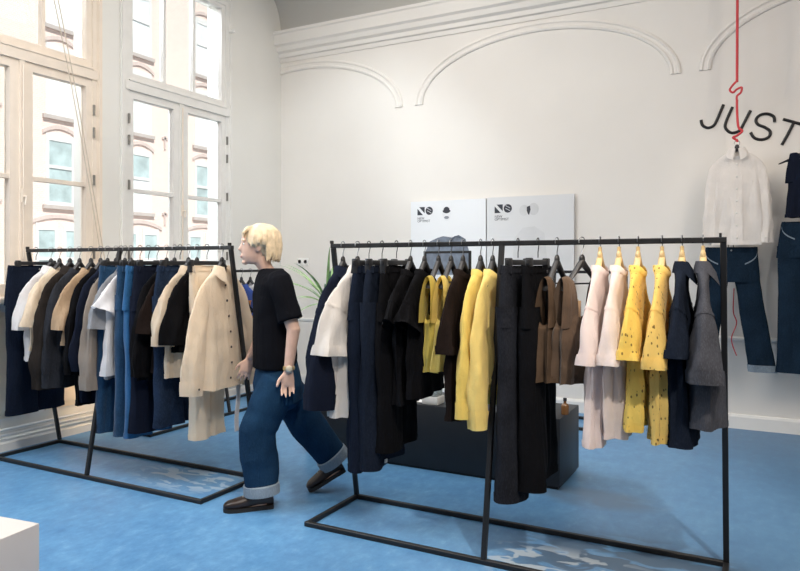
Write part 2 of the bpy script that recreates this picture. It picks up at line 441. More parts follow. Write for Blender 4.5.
# ================================================================== RACKS
RY, RZ = 3.40, 1.575
def rack(name, label, cx, cy, length, depth, rz=0, height=RZ, group='black steel clothes racks'):
    t = thing(name, label, 'clothes rack', (cx, cy, 0), rz, group)
    h, d, w = length/2, depth/2, .026
    z = w/2
    B = lambda a, b, n: MB().bar(a, b, w).build(n, M_BLACK, t)
    B((-h-w/2, -d, z), (h+w/2, -d, z), 'base_bar'); B((-h-w/2, d, z), (h+w/2, d, z), 'base_bar')
    B((-h, -d+w/2, z), (-h, d-w/2, z), 'base_bar'); B((h, -d+w/2, z), (h, d-w/2, z), 'base_bar')
    B((-h-w/2, 0, height-w/2), (h+w/2, 0, height-w/2), 'top_rail')
    for x, y in ((-h, d), (0, -d), (h, d)):
        B((x, y, w), (x, 0, height-w), 'post')
    for x in (-h, h):
        MB().box((x-w/2-.004, -w/2, height), (x-w/2+.006, w/2, height+.018)).build('end_lip', M_BLACK, t, False)
    return t
rack('clothes_rack', 'black steel rack in front of the woman at the windows, full of mixed clothes', -4.06, 3.40, 2.06, .54)
rack('clothes_rack', 'black steel rack in the middle of the shop with yellow and pink tops', -1.205, 3.40, 2.08, .52)
rack('clothes_rack', 'black steel rack standing behind, parallel to the window wall', -4.83, 5.12, 1.94, .50, pi/2, 1.40)
rack('clothes_rack', 'low empty black steel rack by the back wall behind the black plinth', -1.72, 6.30, 1.27, .44, 0, 1.40)

# ================================================================== HANGERS
def hook_pts(z0):
    # local: hangs over a 26 mm rail whose top is at z=0, hook plane across the rail
    r = .0215; pts = []
    for i in range(15):
        th = math.radians(-50 + 250*i/14)
        pts.append((r*cos(th), 0, -.010 + r*sin(th)))
    pts = pts[::-1]        # start at far tip
    # order so that the shank leaves at the last point
    pts += [(.006, 0, -.045), (0, 0, -.06), (0, 0, z0)]
    return pts
HX = {}
def make_hanger(kind, neck=-.098, half=.135):
    key = (kind, round(neck, 3), half)
    if key in HX: return HX[key]
    hk = MB().tube(hook_pts(neck+.01), .0026, 6)
    body = MB(); extra = []
    if kind in ('black', 'wood'):
        for s in (-1, 1):
            R = []
            for i in range(13):
                t = i/12
                x = s*half*t; z = neck - .012*t - (1.0 if half < .15 else .40)*half*t
                hh = .040*(1-t)**1.3+.012 if kind == 'black' else .018*(1-t)+.012
                th = .014+.004*t
                if t > .93: hh *= .6; th *= .6
                R.append([V((x, th*cos(q), z+hh*.5*sin(q)-hh*.2)) for q in [2*pi*j/10 for j in range(10)]])
            body.rings(R)
        body.ell((0, 0, neck), (.018, .013, .026), 10, 8)
        if kind == 'black': body.bar((-half*.8, 0, neck-(.118 if half < .15 else .085)), (half*.8, 0, neck-(.118 if half < .15 else .085)), .008)
        if kind == 'wood':
            extra.append(('neck_sleeve', MB().lathe([(0, neck-.01), (.009, neck-.04), (.009, neck+.040), (0, neck+.045)], n=10)))
    else:      # clip hanger
        body.bbox((-half, -.010, neck-.028), (half, .010, neck), .004)
        for s in (-1, 1):
            c = MB().bbox((s*half*.86-.016, -.017, neck-.075), (s*half*.86+.016, .017, neck+.008), .005)
            extra.append(('clip', c))
    HX[key] = (hk, body, extra)
    return HX[key]
HC = {}
def hanger(kind, label, loc, rz, group, neck=-.098, half=.135):
    key = (kind, round(neck, 3), half)
    if kind == 'wood': neck += .018
    t = thing('clothes_hanger', label, 'hanger', loc, rz, group)
    bm_ = M_WOOD if kind == 'wood' else M_HBLACK
    if key not in HC:
        hk, body, extra = make_hanger(kind, neck, half)
        HC[key] = [hk.build('hook', M_STEEL if kind != 'clip' else M_HBLACK, t), body.build('hanger_body' if kind != 'clip' else 'clip_bar', bm_, t)]
        for n, m in extra: HC[key].append(m.build(n, bm_, t))
    else:
        for src in HC[key]:
            c = src.copy(); COL.objects.link(c); c.parent = t
    return t

# ================================================================== GARMENTS
def lerp_tab(tab, t):
    for (t0, *a), (t1, *b) in zip(tab, tab[1:]):
        if t <= t1:
            u = 0 if t1 == t0 else (t-t0)/(t1-t0)
            u = max(0, u)
            return [p+(q-p)*u for p, q in zip(a, b)]
    return list(tab[-1][1:])
def sup(a, w, d, p=2.5):
    c, s = cos(a), sin(a); e = 2/p
    return w*math.copysign(abs(c)**e, c), d*math.copysign(abs(s)**e, s)

def make_top(t, mat, zb, W=.24, D=.040, neck=-.16, sleeve='short', zsl=None, sl_w=.085, cuff=False, collar=False,
             buttons=None, pocket=False, seed=0, fold=1., vneck=.03, hem=True, trim=None, hood=False, dropneck=0, sl_fwd=0., waist_tab=False,
             sl_d=.048, spread=0.0, accent=None):
    """top garment hanging on a hanger; t = its Empty on the rail"""
    Lb = neck-zb; W *= .87
    if zsl is not None: zsl = min(zsl, neck-.30)
    tr = trim or mat
    vest = sleeve == 'none'
    if not vest:
        tab = [(0, .068, .036), (.018, .086, .034), (.036, .114, .028), (.058, .144, .024), (.082, .168, .023), (.110, .185, .024), (.150, max(.19, W*.92), .026), (.30, W*.93, D*.85), (max(.3, Lb*.7), W*.98, D*1.15), (Lb, W*1.02, D*1.3)]
    else:
        tab = [(.20, W*.80, D*.9), (.26, W*.9, D), (max(.3, Lb*.7), W*.96, D*1.1), (Lb, W*1.0, D*1.25)]
    d0 = tab[0][0]
    def S(a, dz, off=0.):
        w, d = lerp_tab(tab, dz)
        x, y = sup(a, w, d)
        g = min(1, max(0, (dz-.12)/.4))
        ph = seed*3.7
        f = fold*g*(.014*sin(3*a+ph+dz*2.2)+.012*sin(6*a+2*ph-dz*3)+.007*sin(11*a+ph*3+dz*4)+.030*noise.noise(V((cos(a)*1.9+ph, sin(a)*1.5, dz*2.3+ph))))
        wr = fold*.010*min(1, dz*6)*noise.noise(V((x*9+ph, y*9, dz*11)))
        n = V((cos(a)*.5, sin(a), 0)).normalized()
        z = neck-dz
        if not vest and dz < .10: z -= vneck*max(0, -sin(a))**2*(1-dz/.10)
        if dz > Lb-.1: z += fold*.008*noise.noise(V((cos(a)*2+ph, sin(a)*2, 3.1)))*(dz-Lb+.1)/.1
        if vest and dz < d0+.08:
            z -= .05*(1-(dz-d0)/.08)*(max(0, 1-abs(cos(a))*1.8))
            z -= .06*(1-(dz-d0)/.08)*abs(cos(a))**4
        return V((x, y, z)) + n*(f+wr+off)
    rows = sorted(set([r[0] for r in tab[:-1]] + [d0+(Lb-d0)*i/26 for i in range(27)]))
    NA = 44
    mb = MB().rings([[S(2*pi*j/NA, dz) for j in range(NA)] for dz in rows], True, False, False)
    if vest:
        for sx in (-1, 1):        # shoulder straps
            R = []
            for i in range(17):
                u = -1+2*i/16
                xx = sx*(.118-.012*(1-u*u)); yy = D*(.95-.22*abs(u)**3)*u; zz = neck-.035-.19*abs(u)**2.2 - (.05 if abs(u) > .9 else 0)
                hw = .036+.024*abs(u)**2
                n = V((0, u, .35*(1-abs(u))+.02)).normalized()
                R.append([V((xx-hw, yy, zz-.004*sx))-n*0, V((xx-hw*.3, yy, zz+.004))+n*.006, V((xx+hw*.3, yy, zz+.004))+n*.006, V((xx+hw, yy, zz+.004*sx)), V((xx+hw*.3, yy, zz))-n*.003, V((xx-hw*.3, yy, zz))-n*.003])
            mb.rings(R)
    body = mb.build('body', mat, t)
    if hem:
        R = [[S(2*pi*j/NA, dz, .0035) for j in range(NA)] for dz in (Lb-.028, Lb-.014, Lb)]
        MB().rings(R, True, False, False).build('hem', tr, t)
    # sleeves
    if not vest:
        for sx in (-1, 1):
            ls = (neck-.10)-zsl
            cts = [V((sx*.120, 0, neck-.150)), V((sx*(.175+spread*.3), -sl_fwd*.2, neck-.205)), V((sx*(.205+spread*.7), -sl_fwd*.6, neck-.215-ls*.35)), V((sx*(.215+spread), -sl_fwd, zsl))]
            n = 22; R = []; C = []
            for i in range(n+1):
                u = i/n; v = 1-u
                C.append(cts[0]*v**3+cts[1]*3*v*v*u+cts[2]*3*v*u*u+cts[3]*u**3)
            def ring(i, off=0.):
                u = i/n
                T = (C[min(i+1, n)]-C[max(i-1, 0)]).normalized()
                B = V((0, 1, 0)); N = T.cross(B).normalized()
                r1 = .084+(sl_w-.084)*u; r2 = .019+(sl_d*1.05-.019)*min(1, u*1.1)
                if sleeve == 'long' and u > .86: r1 *= 1-(u-.86)*1.1; 
                out = []
                for j in range(24):
                    a = 2*pi*j/24; x, y = sup(a, r1, r2, 2.3)
                    ph = seed*2.1+sx
                    f = fold*min(1, u*1.5)*(.010*sin(4*a+ph+u*4)+.022*noise.noise(V((cos(a)*1.2+ph, sin(a)*1.2, u*ls*7+ph))))
                    if sleeve == 'long': f += fold*.012*u*noise.noise(V((cos(a)+ph, sin(a), u*ls*16)))
                    out.append(C[i]+N*x+B*y+(N*cos(a)+B*sin(a))*(f+off))
                return out
            so = MB().rings([ring(i) for i in range(n+1)], True, False, False).build('sleeve', mat, t)
            if sl_w > .08: MB().rings([ring(i, .003) for i in (6, 7)], True, False, False).build('shoulder_seam', tr, so)
            if cuff:
                MB().rings([ring(i, .005) for i in range(n-(2 if sleeve == 'long' else 3), n+1)], True, False, False).build('cuff', tr, so)
                if buttons and sleeve == 'long':
                    p = ring(n-1, .009)[18]; MB().ell(p, (.007, .004, .007), 8, 6).build('button', buttons, so)
    if collar:
        def K(a, w, d, z, fz=0, fo=0):
            x, y = sup(a, w, d, 2.2); f = max(0, -sin(a))**3
            return V((x*(1+fo*f), y*(1+fo*f), z-fz*f))
        NC = 30
        A = [pi*1.5+.16+(2*pi-.32)*j/NC for j in range(NC+1)]
        R = [[K(a, .068, .030, neck-.012, .03) for a in A], [K(a, .058, .028, neck+.024, .012) for a in A], [K(a, .061, .031, neck+.028, .012) for a in A],
             [K(a, .074, .037, neck+.006, .030, .5) for a in A], [K(a, .088, .042, neck-.026, .060, .7) for a in A]]
        MB().rings(R, False, False, False).build('collar', tr, t)
    elif not vest:
        R = [[S(2*pi*j/NA, dz, off) + V((0, 0, up)) for j in range(NA)] for dz, off, up in ((.02, .003, 0), (.004, .004, .004), (0, .001, .010))]
        MB().rings(R, True, False, False).build('neckband', tr, t)
    if buttons:
        dz0 = .05+vneck
        pl = [[S(-pi/2+da, dz0+(Lb-dz0)*i/24, .005) for da in (-.16, -.08, 0, .08, .16)] for i in range(25)]
        MB().rings(pl, False, False, False).build('placket', mat, t)
        nb = 7
        for k in range(nb):
            p = S(-pi/2, dz0+.02+(Lb-dz0-.08)*k/(nb-1), .009)
            MB().ell(p, (.008, .004, .008), 10, 6).build('button', buttons, t)
    if pocket:
        for aa in ((-pi/2+.75,) if pocket == 1 else (-pi/2+.75, -pi/2-.75)):
            pk = [[S(aa+da, .24+.13*i/6, .006) for da in (-.30, -.15, 0, .15, .30)] for i in range(7)]
            MB().rings(pk, False, False, False).build('pocket', mat, t)
    if accent:
        for (a0, a1, z0, z1, m, nm) in accent:
            pk = [[S(a0+(a1-a0)*j/8, z0+(z1-z0)*i/8, .007) for j in range(9)] for i in range(9)]
            MB().rings(pk, False, False, False).build(nm, m, t)
    return S

def make_trousers(t, mat, zb, W=.20, D=.035, neck=-.130, seed=0, leg=.115, fold=1., tagm=None, cuffm=None, rise=.30, belt=True, seam=None, legd=.05, gap=0., splay=.006):
    rows = [0, .02, .045, .08, .14, .20, .26, rise]
    ph = seed*2.9
    def Hp(a, dz, off=0.):
        u = max(0, min(1, dz/rise))
        w = W+(leg*2+gap-W)*u**.8; d = D*(1+.35*u)
        x, y = sup(a, w, d, 2.6)
        f = fold*(.010*u*sin(4*a+ph)+.012*noise.noise(V((cos(a)*2+ph, sin(a)*2, dz*6))))
        z = neck-dz - (.012*max(0, -sin(a)) if dz < .03 else 0)
        return V((x, y, z))+V((cos(a)*.4, sin(a), 0))*(f+off)
    NA = 40
    mb = MB().rings([[Hp(2*pi*j/NA, dz) for j in range(NA)] for dz in rows], True, False, False)
    Ll = (neck-rise+.10)-zb
    def Lg(sx, a, u, off=0.):
        z = neck-rise+.10-Ll*u
        lw = leg*(1.0-.06*sin(pi*u)) ; ld = D*1.25+(legd-D*1.25)*u
        xc = sx*(leg+gap/2-.004+splay*u)
        x, y = sup(a, lw, ld, 2.4)
        f = fold*(.010*sin(3*a+ph+sx+u*2)*u+.026*noise.noise(V((cos(a)*1.3+ph+sx*3, sin(a)*1.3, u*2.6))))
        f += fold*.006*noise.noise(V((x*12+ph, y*12, z*13)))
        y2 = y + sx*.012*u
        return V((xc+x, y2, z))+V((cos(a)*.5, sin(a), 0))*(f+off)
    for sx in (-1, 1):
        mb.rings([[Lg(sx, 2*pi*j/30, i/24) for j in range(30)] for i in range(25)], True, False, False)
    mb.build('legs', mat, t)
    MB().rings([[Hp(2*pi*j/NA, dz, .004) for j in range(NA)] for dz in (.0, .018, .036)], True, False, False).build('waistband', mat, t)
    if belt:
        for a in (.5, 1.57, 2.6, 3.7, 5.7):
            p0 = Hp(a, -.002, .008); p1 = Hp(a, .042, .008)
            MB().bar(p0, p1, .010).build('belt_loop', mat, t)
        MB().ell(Hp(-pi/2, .018, .008), (.008, .004, .008), 8, 6).build('button', M_STEEL, t)
        for s in (-1, 1):
            a = -pi/2+s*.8
            pk = [[Hp(a+s*(.5-.9*i/6), .04+.10*(i/6)**.7, .005+.001*k) + V((0, 0, -.012*k)) for k in range(2)] for i in range(7)]
            MB().rings(pk, False, False, False).build('pocket_edge', seam or mat, t)
    for sx in (-1, 1):
        R = [[Lg(sx, 2*pi*j/30, u, .004 if not cuffm else .012) for j in range(30)] for u in ((.965, .985, 1.) if not cuffm else (.93, .965, 1.))]
        MB().rings(R, True, False, False).build('turn_up' if cuffm else 'hem', cuffm or mat, t)
    if tagm:
        p = Lg(-1, -pi/2+.6, .975, .010)
        MB().box(p-V((.012, .003, .010)), p+V((.012, .003, .010))).build('hem_tag', tagm, t, False)
    return Lg

# ---- fabrics
F = {
 'navy': fabric('navy_cotton', (.008, .011, .022)), 'navyden': fabric('navy_denim', (.007, .011, .022), denim=.22),
 'inkden': fabric('ink_denim', (.008, .012, .022), denim=.3), 'black': fabric('black_cotton', (.0045, .0045, .0055)),
 'blackden': fabric('washed_black_denim', (.011, .012, .016), .3, denim=.4), 'white': fabric('white_cotton', (.80, .79, .80), .03),
 'offwhite': fabric('offwhite_poplin', (.80, .76, .72), .04), 'cream': fabric('cream_cotton', (.86, .73, .57), .05),
 'beige': fabric('beige_linen', (.74, .62, .48), .06), 'tan': fabric('tan_jersey', (.52, .37, .24), .08), 'taupe': fabric('taupe_fleece', (.36, .305, .26), .08),
 'brownblk': fabric('brown_black_wool', (.022, .018, .016), .2), 'char': fabric('charcoal_denim', (.022, .024, .030), .2, denim=.3),
 'blue1': fabric('mid_blue_denim', (.013, .044, .095), .25, denim=.35), 'blue2': fabric('bright_blue_denim', (.022, .095, .22), .2, denim=.25),
 'greystripe': fabric('grey_stripe_cotton', (.20, .21, .23), .3), 'pinkwhite': fabric('pale_pink_poplin', (.82, .70, .66), .04),
 'pinkwhite2': fabric('blush_white_poplin', (.83, .73, .69), .04), 'yellow': fabric('soft_yellow_jersey', (.82, .64, .18), .07),
 'yellow2': fabric('butter_yellow_jersey', (.86, .68, .24), .07), 'yellow3': fabric('mustard_yellow_jersey', (.60, .47, .10), .07),
 'yelpat': fabric('speckled_yellow_cotton', (.90, .66, .16), .06, dots=(.28, .19, .06)), 'yelpat2': fabric('speckled_gold_cotton', (.88, .64, .20), .06, dots=(.22, .15, .05)),
 'brownvest': fabric('brown_velvet', (.080, .052, .034), .3, sheen=.2), 'brownvest2': fabric('cocoa_velvet', (.092, .060, .040), .3, sheen=.2),
 'choc': fabric('chocolate_jersey', (.012, .008, .007), .2), 'greyden': fabric('grey_denim', (.048, .050, .060), .25, denim=.45),
 'jeansroll': fabric('rolled_denim', (.24, .30, .36), .1, denim=.4), 'wallden': fabric('deep_blue_denim', (.007, .017, .032), .2, denim=.35),
 'sheerwhite': fabric('fine_white_cotton', (.92, .88, .84), .04), 'orange': fabric('orange_cotton', (.72, .30, .08), .05), 'royal': fabric('royal_blue_cotton', (.06, .11, .38), .08),
 'pocketgrey': fabric('patterned_denim', (.012, .022, .045), .5, denim=.5),
}
M_TAG = plain('paper_tag', (.66, .44, .26), .8)
M_TAGW = plain('white_paper_tag', (.75, .66, .52), .8)
M_YTAG = plain('yellow_sticker', (.75, .55, .08), .7)
M_LABEL = plain('woven_label', (.75, .74, .70), .8)

def hang(px, kind, short, fkey, zpx, cat, hang_kind='black', name=None, place='', rz=0, neck=None, hgroup='', ggroup='', zref=3.24, **kw):
    x = x_on(px, RY)
    loc = (x, RY, RZ); r = pi/2+math.radians(rz)
    zb = z_at(zpx, x, zref) - RZ
    if kind == 'trousers':
        t = thing(name or 'trousers', f'{short} {place}'.strip(), cat, loc, r, ggroup)
        hanger('clip', f'black clip hanger holding the {short}', loc, r, hgroup, -.098, .17)
        make_trousers(t, F[fkey], zb, neck=-.128 if neck is None else neck, seed=px*.137, **kw)
    else:
        if 'zsl' in kw and kw['zsl'] is not None: kw['zsl'] = z_at(kw['zsl'], x, 3.13)-RZ
        t = thing(name or 'shirt', f'{short} {place}'.strip(), cat, loc, r, ggroup)
        hanger(hang_kind, half=.135 if hang_kind == 'black' else .095, label=f'{"black" if hang_kind == "black" else "pale wooden"} hanger holding the {short}', loc=loc, rz=r, group=hgroup)
        make_top(t, F[fkey], zb, neck=(-.155 if hang_kind == 'black' else -.135) if neck is None else neck, seed=px*.137, **kw)
    return t, x

# ---------------- middle rack
G2, H2 = 'clothes on the middle rack', 'hangers on the middle rack'
def m(*a, **k): return hang(*a, hgroup=H2, ggroup=G2, **k)
m(343, 'top', 'navy chore jacket with a stand collar', 'navy', 405, 'jacket', name='jacket', place='at the doorway end of the rail', sleeve='long', zsl=410, cuff=True, collar=True, sl_w=.092, sl_d=.075, D=.062, W=.275, fold=.8, pocket=1, spread=.03)
m(357.5, 'top', 'white short-sleeved shirt beside the navy jacket', 'offwhite', 417, 'shirt', sleeve='short', zsl=357, sl_w=.115, sl_d=.06, collar=True, buttons=M_BTN, W=.25, spread=.0, cuff=True, rz=-9, D=.05)
m(369, 'trousers', 'dark navy wide jeans after the white shirt', 'navyden', 470, 'trousers', tagm=M_LABEL, leg=.10, W=.15, splay=.025)
m(382, 'trousers', 'ink blue long trousers with a pale hem label', 'inkden', 468, 'trousers', tagm=M_LABEL, leg=.105, W=.155, splay=.03)
m(396.5, 'trousers', 'plain black trousers behind the ink blue pair', 'black', 452, 'trousers', leg=.10, W=.15)
m(410.5, 'top', 'black short-sleeved blouse after the black trousers', 'black', 405, 'blouse', name='blouse', sleeve='short', zsl=312, W=.22, buttons=M_BTN, fold=1.2)
m(424.5, 'top', 'longer black tee next to the mustard tank', 'black', 398, 't-shirt', name='tee_shirt', sleeve='short', zsl=322, W=.23)
m(438.5, 'top', 'mustard sleeveless top on a black hanger', 'yellow3', 372, 'tank top', name='tank_top', sleeve='none', W=.20, D=.045)
m(451, 'top', 'yellow sleeveless top with a deep armhole', 'yellow', 372, 'tank top', name='tank_top', sleeve='none', W=.20, D=.045)
m(463, 'top', 'chocolate brown long top between yellow tops', 'choc', 421, 'sweater', name='sweater', sleeve='short', zsl=356, W=.20, sl_w=.075, sl_d=.04, cuff=True)
m(480.6, 'top', 'yellow sweatshirt nearer the chocolate top', 'yellow', 372, 'sweatshirt', name='sweatshirt', sleeve='long', zsl=420, cuff=True, sl_w=.056, sl_d=.038, W=.21, spread=.01, fold=.7)
m(492.7, 'top', 'butter yellow sweatshirt against the middle post', 'yellow2', 385, 'sweatshirt', name='sweatshirt', sleeve='long', zsl=431, cuff=True, sl_w=.056, sl_d=.040, W=.21, spread=.005, fold=.7)
m(518, 'trousers', 'washed black flared jeans with a hem tag', 'blackden', 499, 'trousers', tagm=M_LABEL, leg=.128, legd=.068, zref=3.22)
m(538, 'trousers', 'plain black jeans hanging under the brown vests', 'black', 489, 'trousers', leg=.115, legd=.06)
t15, x15 = m(557, 'top', 'brown velvet vest with a plain paper tag', 'brownvest', 383, 'vest', name='vest', sleeve='none', W=.215, D=.05, fold=1.3, rz=-10)
t16, x16 = m(582, 'top', 'cocoa velvet vest with a yellow-stickered tag', 'brownvest2', 386, 'vest', name='vest', sleeve='none', W=.215, D=.05, fold=1.3, rz=-30)
m(600, 'top', 'pale pink boxy shirt with wide half sleeves', 'pinkwhite', 446, 'shirt', hang_kind='wood', sleeve='short', zsl=367, sl_w=.10, sl_d=.047, cuff=True, W=.225, D=.042, fold=.8)
m(619, 'top', 'blush white boxy shirt beside the pink one', 'pinkwhite2', 438, 'shirt', hang_kind='wood', sleeve='short', zsl=367, sl_w=.10, sl_d=.047, cuff=True, W=.225, D=.042, fold=.8)
m(638, 'top', 'bright yellow speckled shirt nearer the blush shirt', 'yelpat', 430, 'shirt', hang_kind='wood', sleeve='short', zsl=362, sl_w=.10, sl_d=.047, cuff=True, W=.225, D=.042, fold=.9)
m(662, 'top', 'golden yellow speckled shirt before the dark denim', 'yelpat2', 443, 'shirt', hang_kind='wood', sleeve='short', zsl=371, sl_w=.10, sl_d=.047, cuff=True, W=.225, D=.042, fold=.9)
m(682, 'top', 'dark denim long shirt between gold and grey', 'inkden', 447, 'shirt', hang_kind='wood', sleeve='short', zsl=361, sl_w=.095, sl_d=.05, cuff=True, collar=True, W=.235, D=.052, fold=.7)
m(703, 'top', 'grey denim jacket at the end post', 'greyden', 428, 'jacket', hang_kind='wood', name='jacket', sleeve='short', zsl=385, sl_w=.115, sl_d=.068, cuff=True, collar=True, W=.235, D=.06, fold=.7, rz=6)
for t_, x_, nm in ((t15, 0, 0), (t16, 0, 1)):
    tg = MB().box((-.012, -.112, -.42), (.032, -.110, -.30)).build('price_tag', M_TAG if nm == 0 else M_TAGW, t_, False)
    MB().tube([(0, -.06, -.24), (.01, -.11, -.30)], .0015, 5).build('tag_string', M_WOOD, tg)
    if nm: MB().box((-.002, -.114, -.375), (.022, -.1125, -.335)).build('sticker', M_YTAG, tg, False)

# ---------------- window rack
G1, H1 = 'clothes on the window rack', 'hangers on the window rack'
def w(*a, **k): return hang(*a, hgroup=H1, ggroup=G1, **k)
w(36, 'trousers', 'dark navy wide jeans at the window end', 'navyden', 414, 'trousers', leg=.125, W=.22)
w(51, 'top', 'white short-sleeved shirt beside the navy jeans', 'white', 360, 'shirt', sleeve='short', zsl=331, sl_w=.10, W=.25, collar=True)
w(59.5, 'top', 'cream cotton shirt half hidden by the white one', 'cream', 350, 'shirt', sleeve='short', zsl=328, sl_w=.09, W=.25)
w(70, 'top', 'brown-black wool jacket after the cream shirt', 'brownblk', 388, 'jacket', name='jacket', sleeve='long', zsl=390, sl_w=.085, sl_d=.06, W=.25, collar=True)
w(79.5, 'top', 'charcoal denim jacket with long sleeves', 'char', 386, 'jacket', name='jacket', sleeve='long', zsl=388, sl_w=.09, sl_d=.06, W=.26, cuff=True)
w(91, 'top', 'tan short-sleeved tee between dark tops', 'tan', 345, 't-shirt', name='tee_shirt', sleeve='short', zsl=331, sl_w=.095, W=.24)
w(100.5, 'top', 'black long tunic after the tan tee', 'black', 404, 'shirt', sleeve='long', zsl=375, sl_w=.075, W=.24)
w(107.5, 'top', 'dark navy top ahead of the taupe sweatshirt', 'navy', 402, 'shirt', sleeve='long', zsl=372, sl_w=.075, W=.25)
w(116, 'top', 'taupe sweatshirt with long ribbed sleeves', 'taupe', 376, 'sweatshirt', name='sweatshirt', sleeve='long', zsl=391, sl_w=.058, sl_d=.05, W=.24, cuff=True)
w(121, 'trousers', 'mid blue jeans behind the taupe sweatshirt', 'blue1', 432, 'trousers', leg=.10, W=.17)
w(125, 'top', 'grey striped shirt behind the white tee', 'greystripe', 378, 'shirt', sleeve='short', zsl=330, W=.22)
w(131, 'top', 'plain white tee before the blue jeans', 'white', 375, 't-shirt', name='tee_shirt', sleeve='short', zsl=312, sl_w=.105, sl_d=.06, W=.245)
w(140, 'trousers', 'mid blue straight jeans after the white tee', 'blue1', 435, 'trousers', leg=.105, W=.18)
w(148.5, 'trousers', 'bright blue jeans next to the navy trousers', 'blue2', 437, 'trousers', leg=.105, W=.18)
w(157, 'trousers', 'navy trousers beside the bright blue jeans', 'navy', 432, 'trousers', leg=.11, W=.18)
w(166.5, 'top', 'black long-sleeved blouse after the navy trousers', 'black', 379, 'blouse', name='blouse', sleeve='long', zsl=378, sl_w=.075, W=.24)
w(174.5, 'top', 'second black blouse with a flat shoulder', 'choc', 372, 'blouse', name='blouse', sleeve='short', zsl=335, W=.23)
w(180, 'trousers', 'patterned dark denim trousers under the beige shirt', 'pocketgrey', 426, 'trousers', leg=.115, W=.18)
w(188.5, 'top', 'beige linen shirt with elbow sleeves', 'beige', 377, 'shirt', sleeve='short', zsl=347, sl_w=.09, sl_d=.06, W=.235, cuff=True, collar=True)
w(197, 'top', 'black tee before the cream trousers', 'black', 352, 't-shirt', name='tee_shirt', sleeve='short', zsl=346, sl_w=.095, W=.23)
w(207, 'trousers', 'cream straight trousers behind the buttoned shirt', 'cream', 441, 'trousers', leg=.075, W=.15)
t24, x24 = w(222, 'top', 'cream long-sleeved shirt with dark buttons', 'cream', 390, 'shirt', sleeve='long', zsl=396, sl_w=.068, sl_d=.045, W=.25, D=.045, collar=True, buttons=M_BTN, cuff=True, rz=1, fold=.8, spread=.055)
MB().rings([[V((.12+s*.022+.01*sin(i*.7), -.03+.004*s, -.86-.045*i)) for s in (-1, 1)]+[V((.12+s*.022+.01*sin(i*.7), -.026, -.86-.045*i)) for s in (1, -1)] for i in range(9)]).build('tie_belt', F['white'], t24)

# ---------------- rack along the window wall
for k, (yy, key, sh, cat, nm, acc) in enumerate(((5.86, 'inkden', 'dark denim shirt on the rear rail by the corner', 'shirt', 'shirt', None), (5.72, 'white', 'white shirt on the rear rail beside dark denim', 'shirt', 'shirt', None),
        (5.58, 'royal', 'colour-block top in orange and blue on the rear rail', 'shirt', 'shirt', 1), (5.40, 'navy', 'navy shirt on the rear rail near the middle', 'shirt', 'shirt', None), (4.86, 'char', 'charcoal shirt on the rear rail behind the window rack', 'shirt', 'shirt', None))):
    loc = (-4.83, yy, 1.40)
    t = thing(nm, sh, cat, loc, 0, 'clothes on the rear rail')
    hanger('black', 'black hanger holding the ' + sh.split(' on the rear')[0], loc, 0, 'hangers on the rear rail')
    make_top(t, F[key], -.70, neck=-.155, sleeve='short', zsl=-.42, sl_w=.09, W=.23, seed=k+.3, accent=[(-pi/2-1.1, -pi/2+1.1, .16, .40, F['orange'], 'orange_panel')] if acc else None)

# ================================================================== PLINTHS AND WHAT STANDS ON THEM
M_PLB = plain('matt_black_plinth', (.010, .012, .016), .5, .15)
pl = thing('display_plinth', 'long low black display plinth behind the middle rack', 'plinth', (-2.165, 4.645, 0))
MB().bbox((-1.0, -.255, .02), (1.0, .255, .46), .004).build('box', M_PLB, pl)
MB().box((-.985, -.24, 0), (.985, .24, .02)).build('toe_base', M_BLACK, pl, False)
fr = thing('display_rail', 'small black goal-shaped display rail on the black plinth', 'display rail', (-2.085, 4.68, .46))
MB().bar((-.19, 0, 1.085), (.19, 0, 1.085), .018).build('cross_bar', M_BLACK, fr)
for s in (-1, 1):
    MB().bar((s*.182, 0, .012), (s*.182, 0, 1.076), .018).build('post', M_BLACK, fr)
    MB().bbox((s*.182-.03, -.11, 0), (s*.182+.03, .11, .012), .003).build('foot', M_BLACK, fr)
vs = thing('glass_vase', 'clear square glass vase with grey base on the black plinth', 'vase', (-2.10, 4.47, .46))
M_VG = plain('clear_vase_glass', (.62, .70, .72), .08, .02); M_VG.node_tree.nodes['Principled BSDF'].inputs['Transmission Weight'].default_value = .75
R = []
for z, h in ((.055, .050), (.26, .056), (.27, .056), (.27, .050), (.07, .044)):
    R.append([V((h*x, h*y, z)) for x, y in ((1, .9), (.9, 1), (-.9, 1), (-1, .9), (-1, -.9), (-.9, -1), (.9, -1), (1, -.9))])
MB().rings(R).build('vessel', M_VG, vs, False)
MB().bbox((-.062, -.062, 0), (.062, .062, .055), .006).build('base', plain('grey_stone', (.42, .43, .43), .6), vs)
pk = thing('gift_box', 'small pale pink box standing on the black plinth', 'box', (x_on(537, 4.6), 4.6, .46))
MB().bbox((-.05, -.04, 0), (.05, .04, .085), .003).build('carton', plain('pale_pink_card', (.70, .50, .47), .7), pk)
MB().bbox((-.053, -.043, .08), (.053, .043, .11), .003).build('lid', plain('white_card', (.75, .68, .66), .7), pk)
bo = thing('bottle', 'small amber brown bottle near the end of the black plinth', 'bottle', (x_on(565, 4.55), 4.55, .46))
MB().lathe([(0, 0), (.024, 0), (.026, .006), (.026, .055), (.020, .068), (.010, .074), (.010, .088), (0, .088)]).build('flask', plain('amber_glass', (.13, .06, .02), .2), bo)
MB().lathe([(0, .088), (.012, .088), (.012, .108), (0, .108)]).build('cap', M_HBLACK, bo)
cd = MB().box((-.06, -.04, .46), (.06, .04, .463)).build('card', plain('white_leaflet', (.75, .75, .76), .8), None, False)
cd.location = (x_on(418, 4.50), 4.50, 0); tag(cd, 'small white card lying flat on the black plinth', 'card')

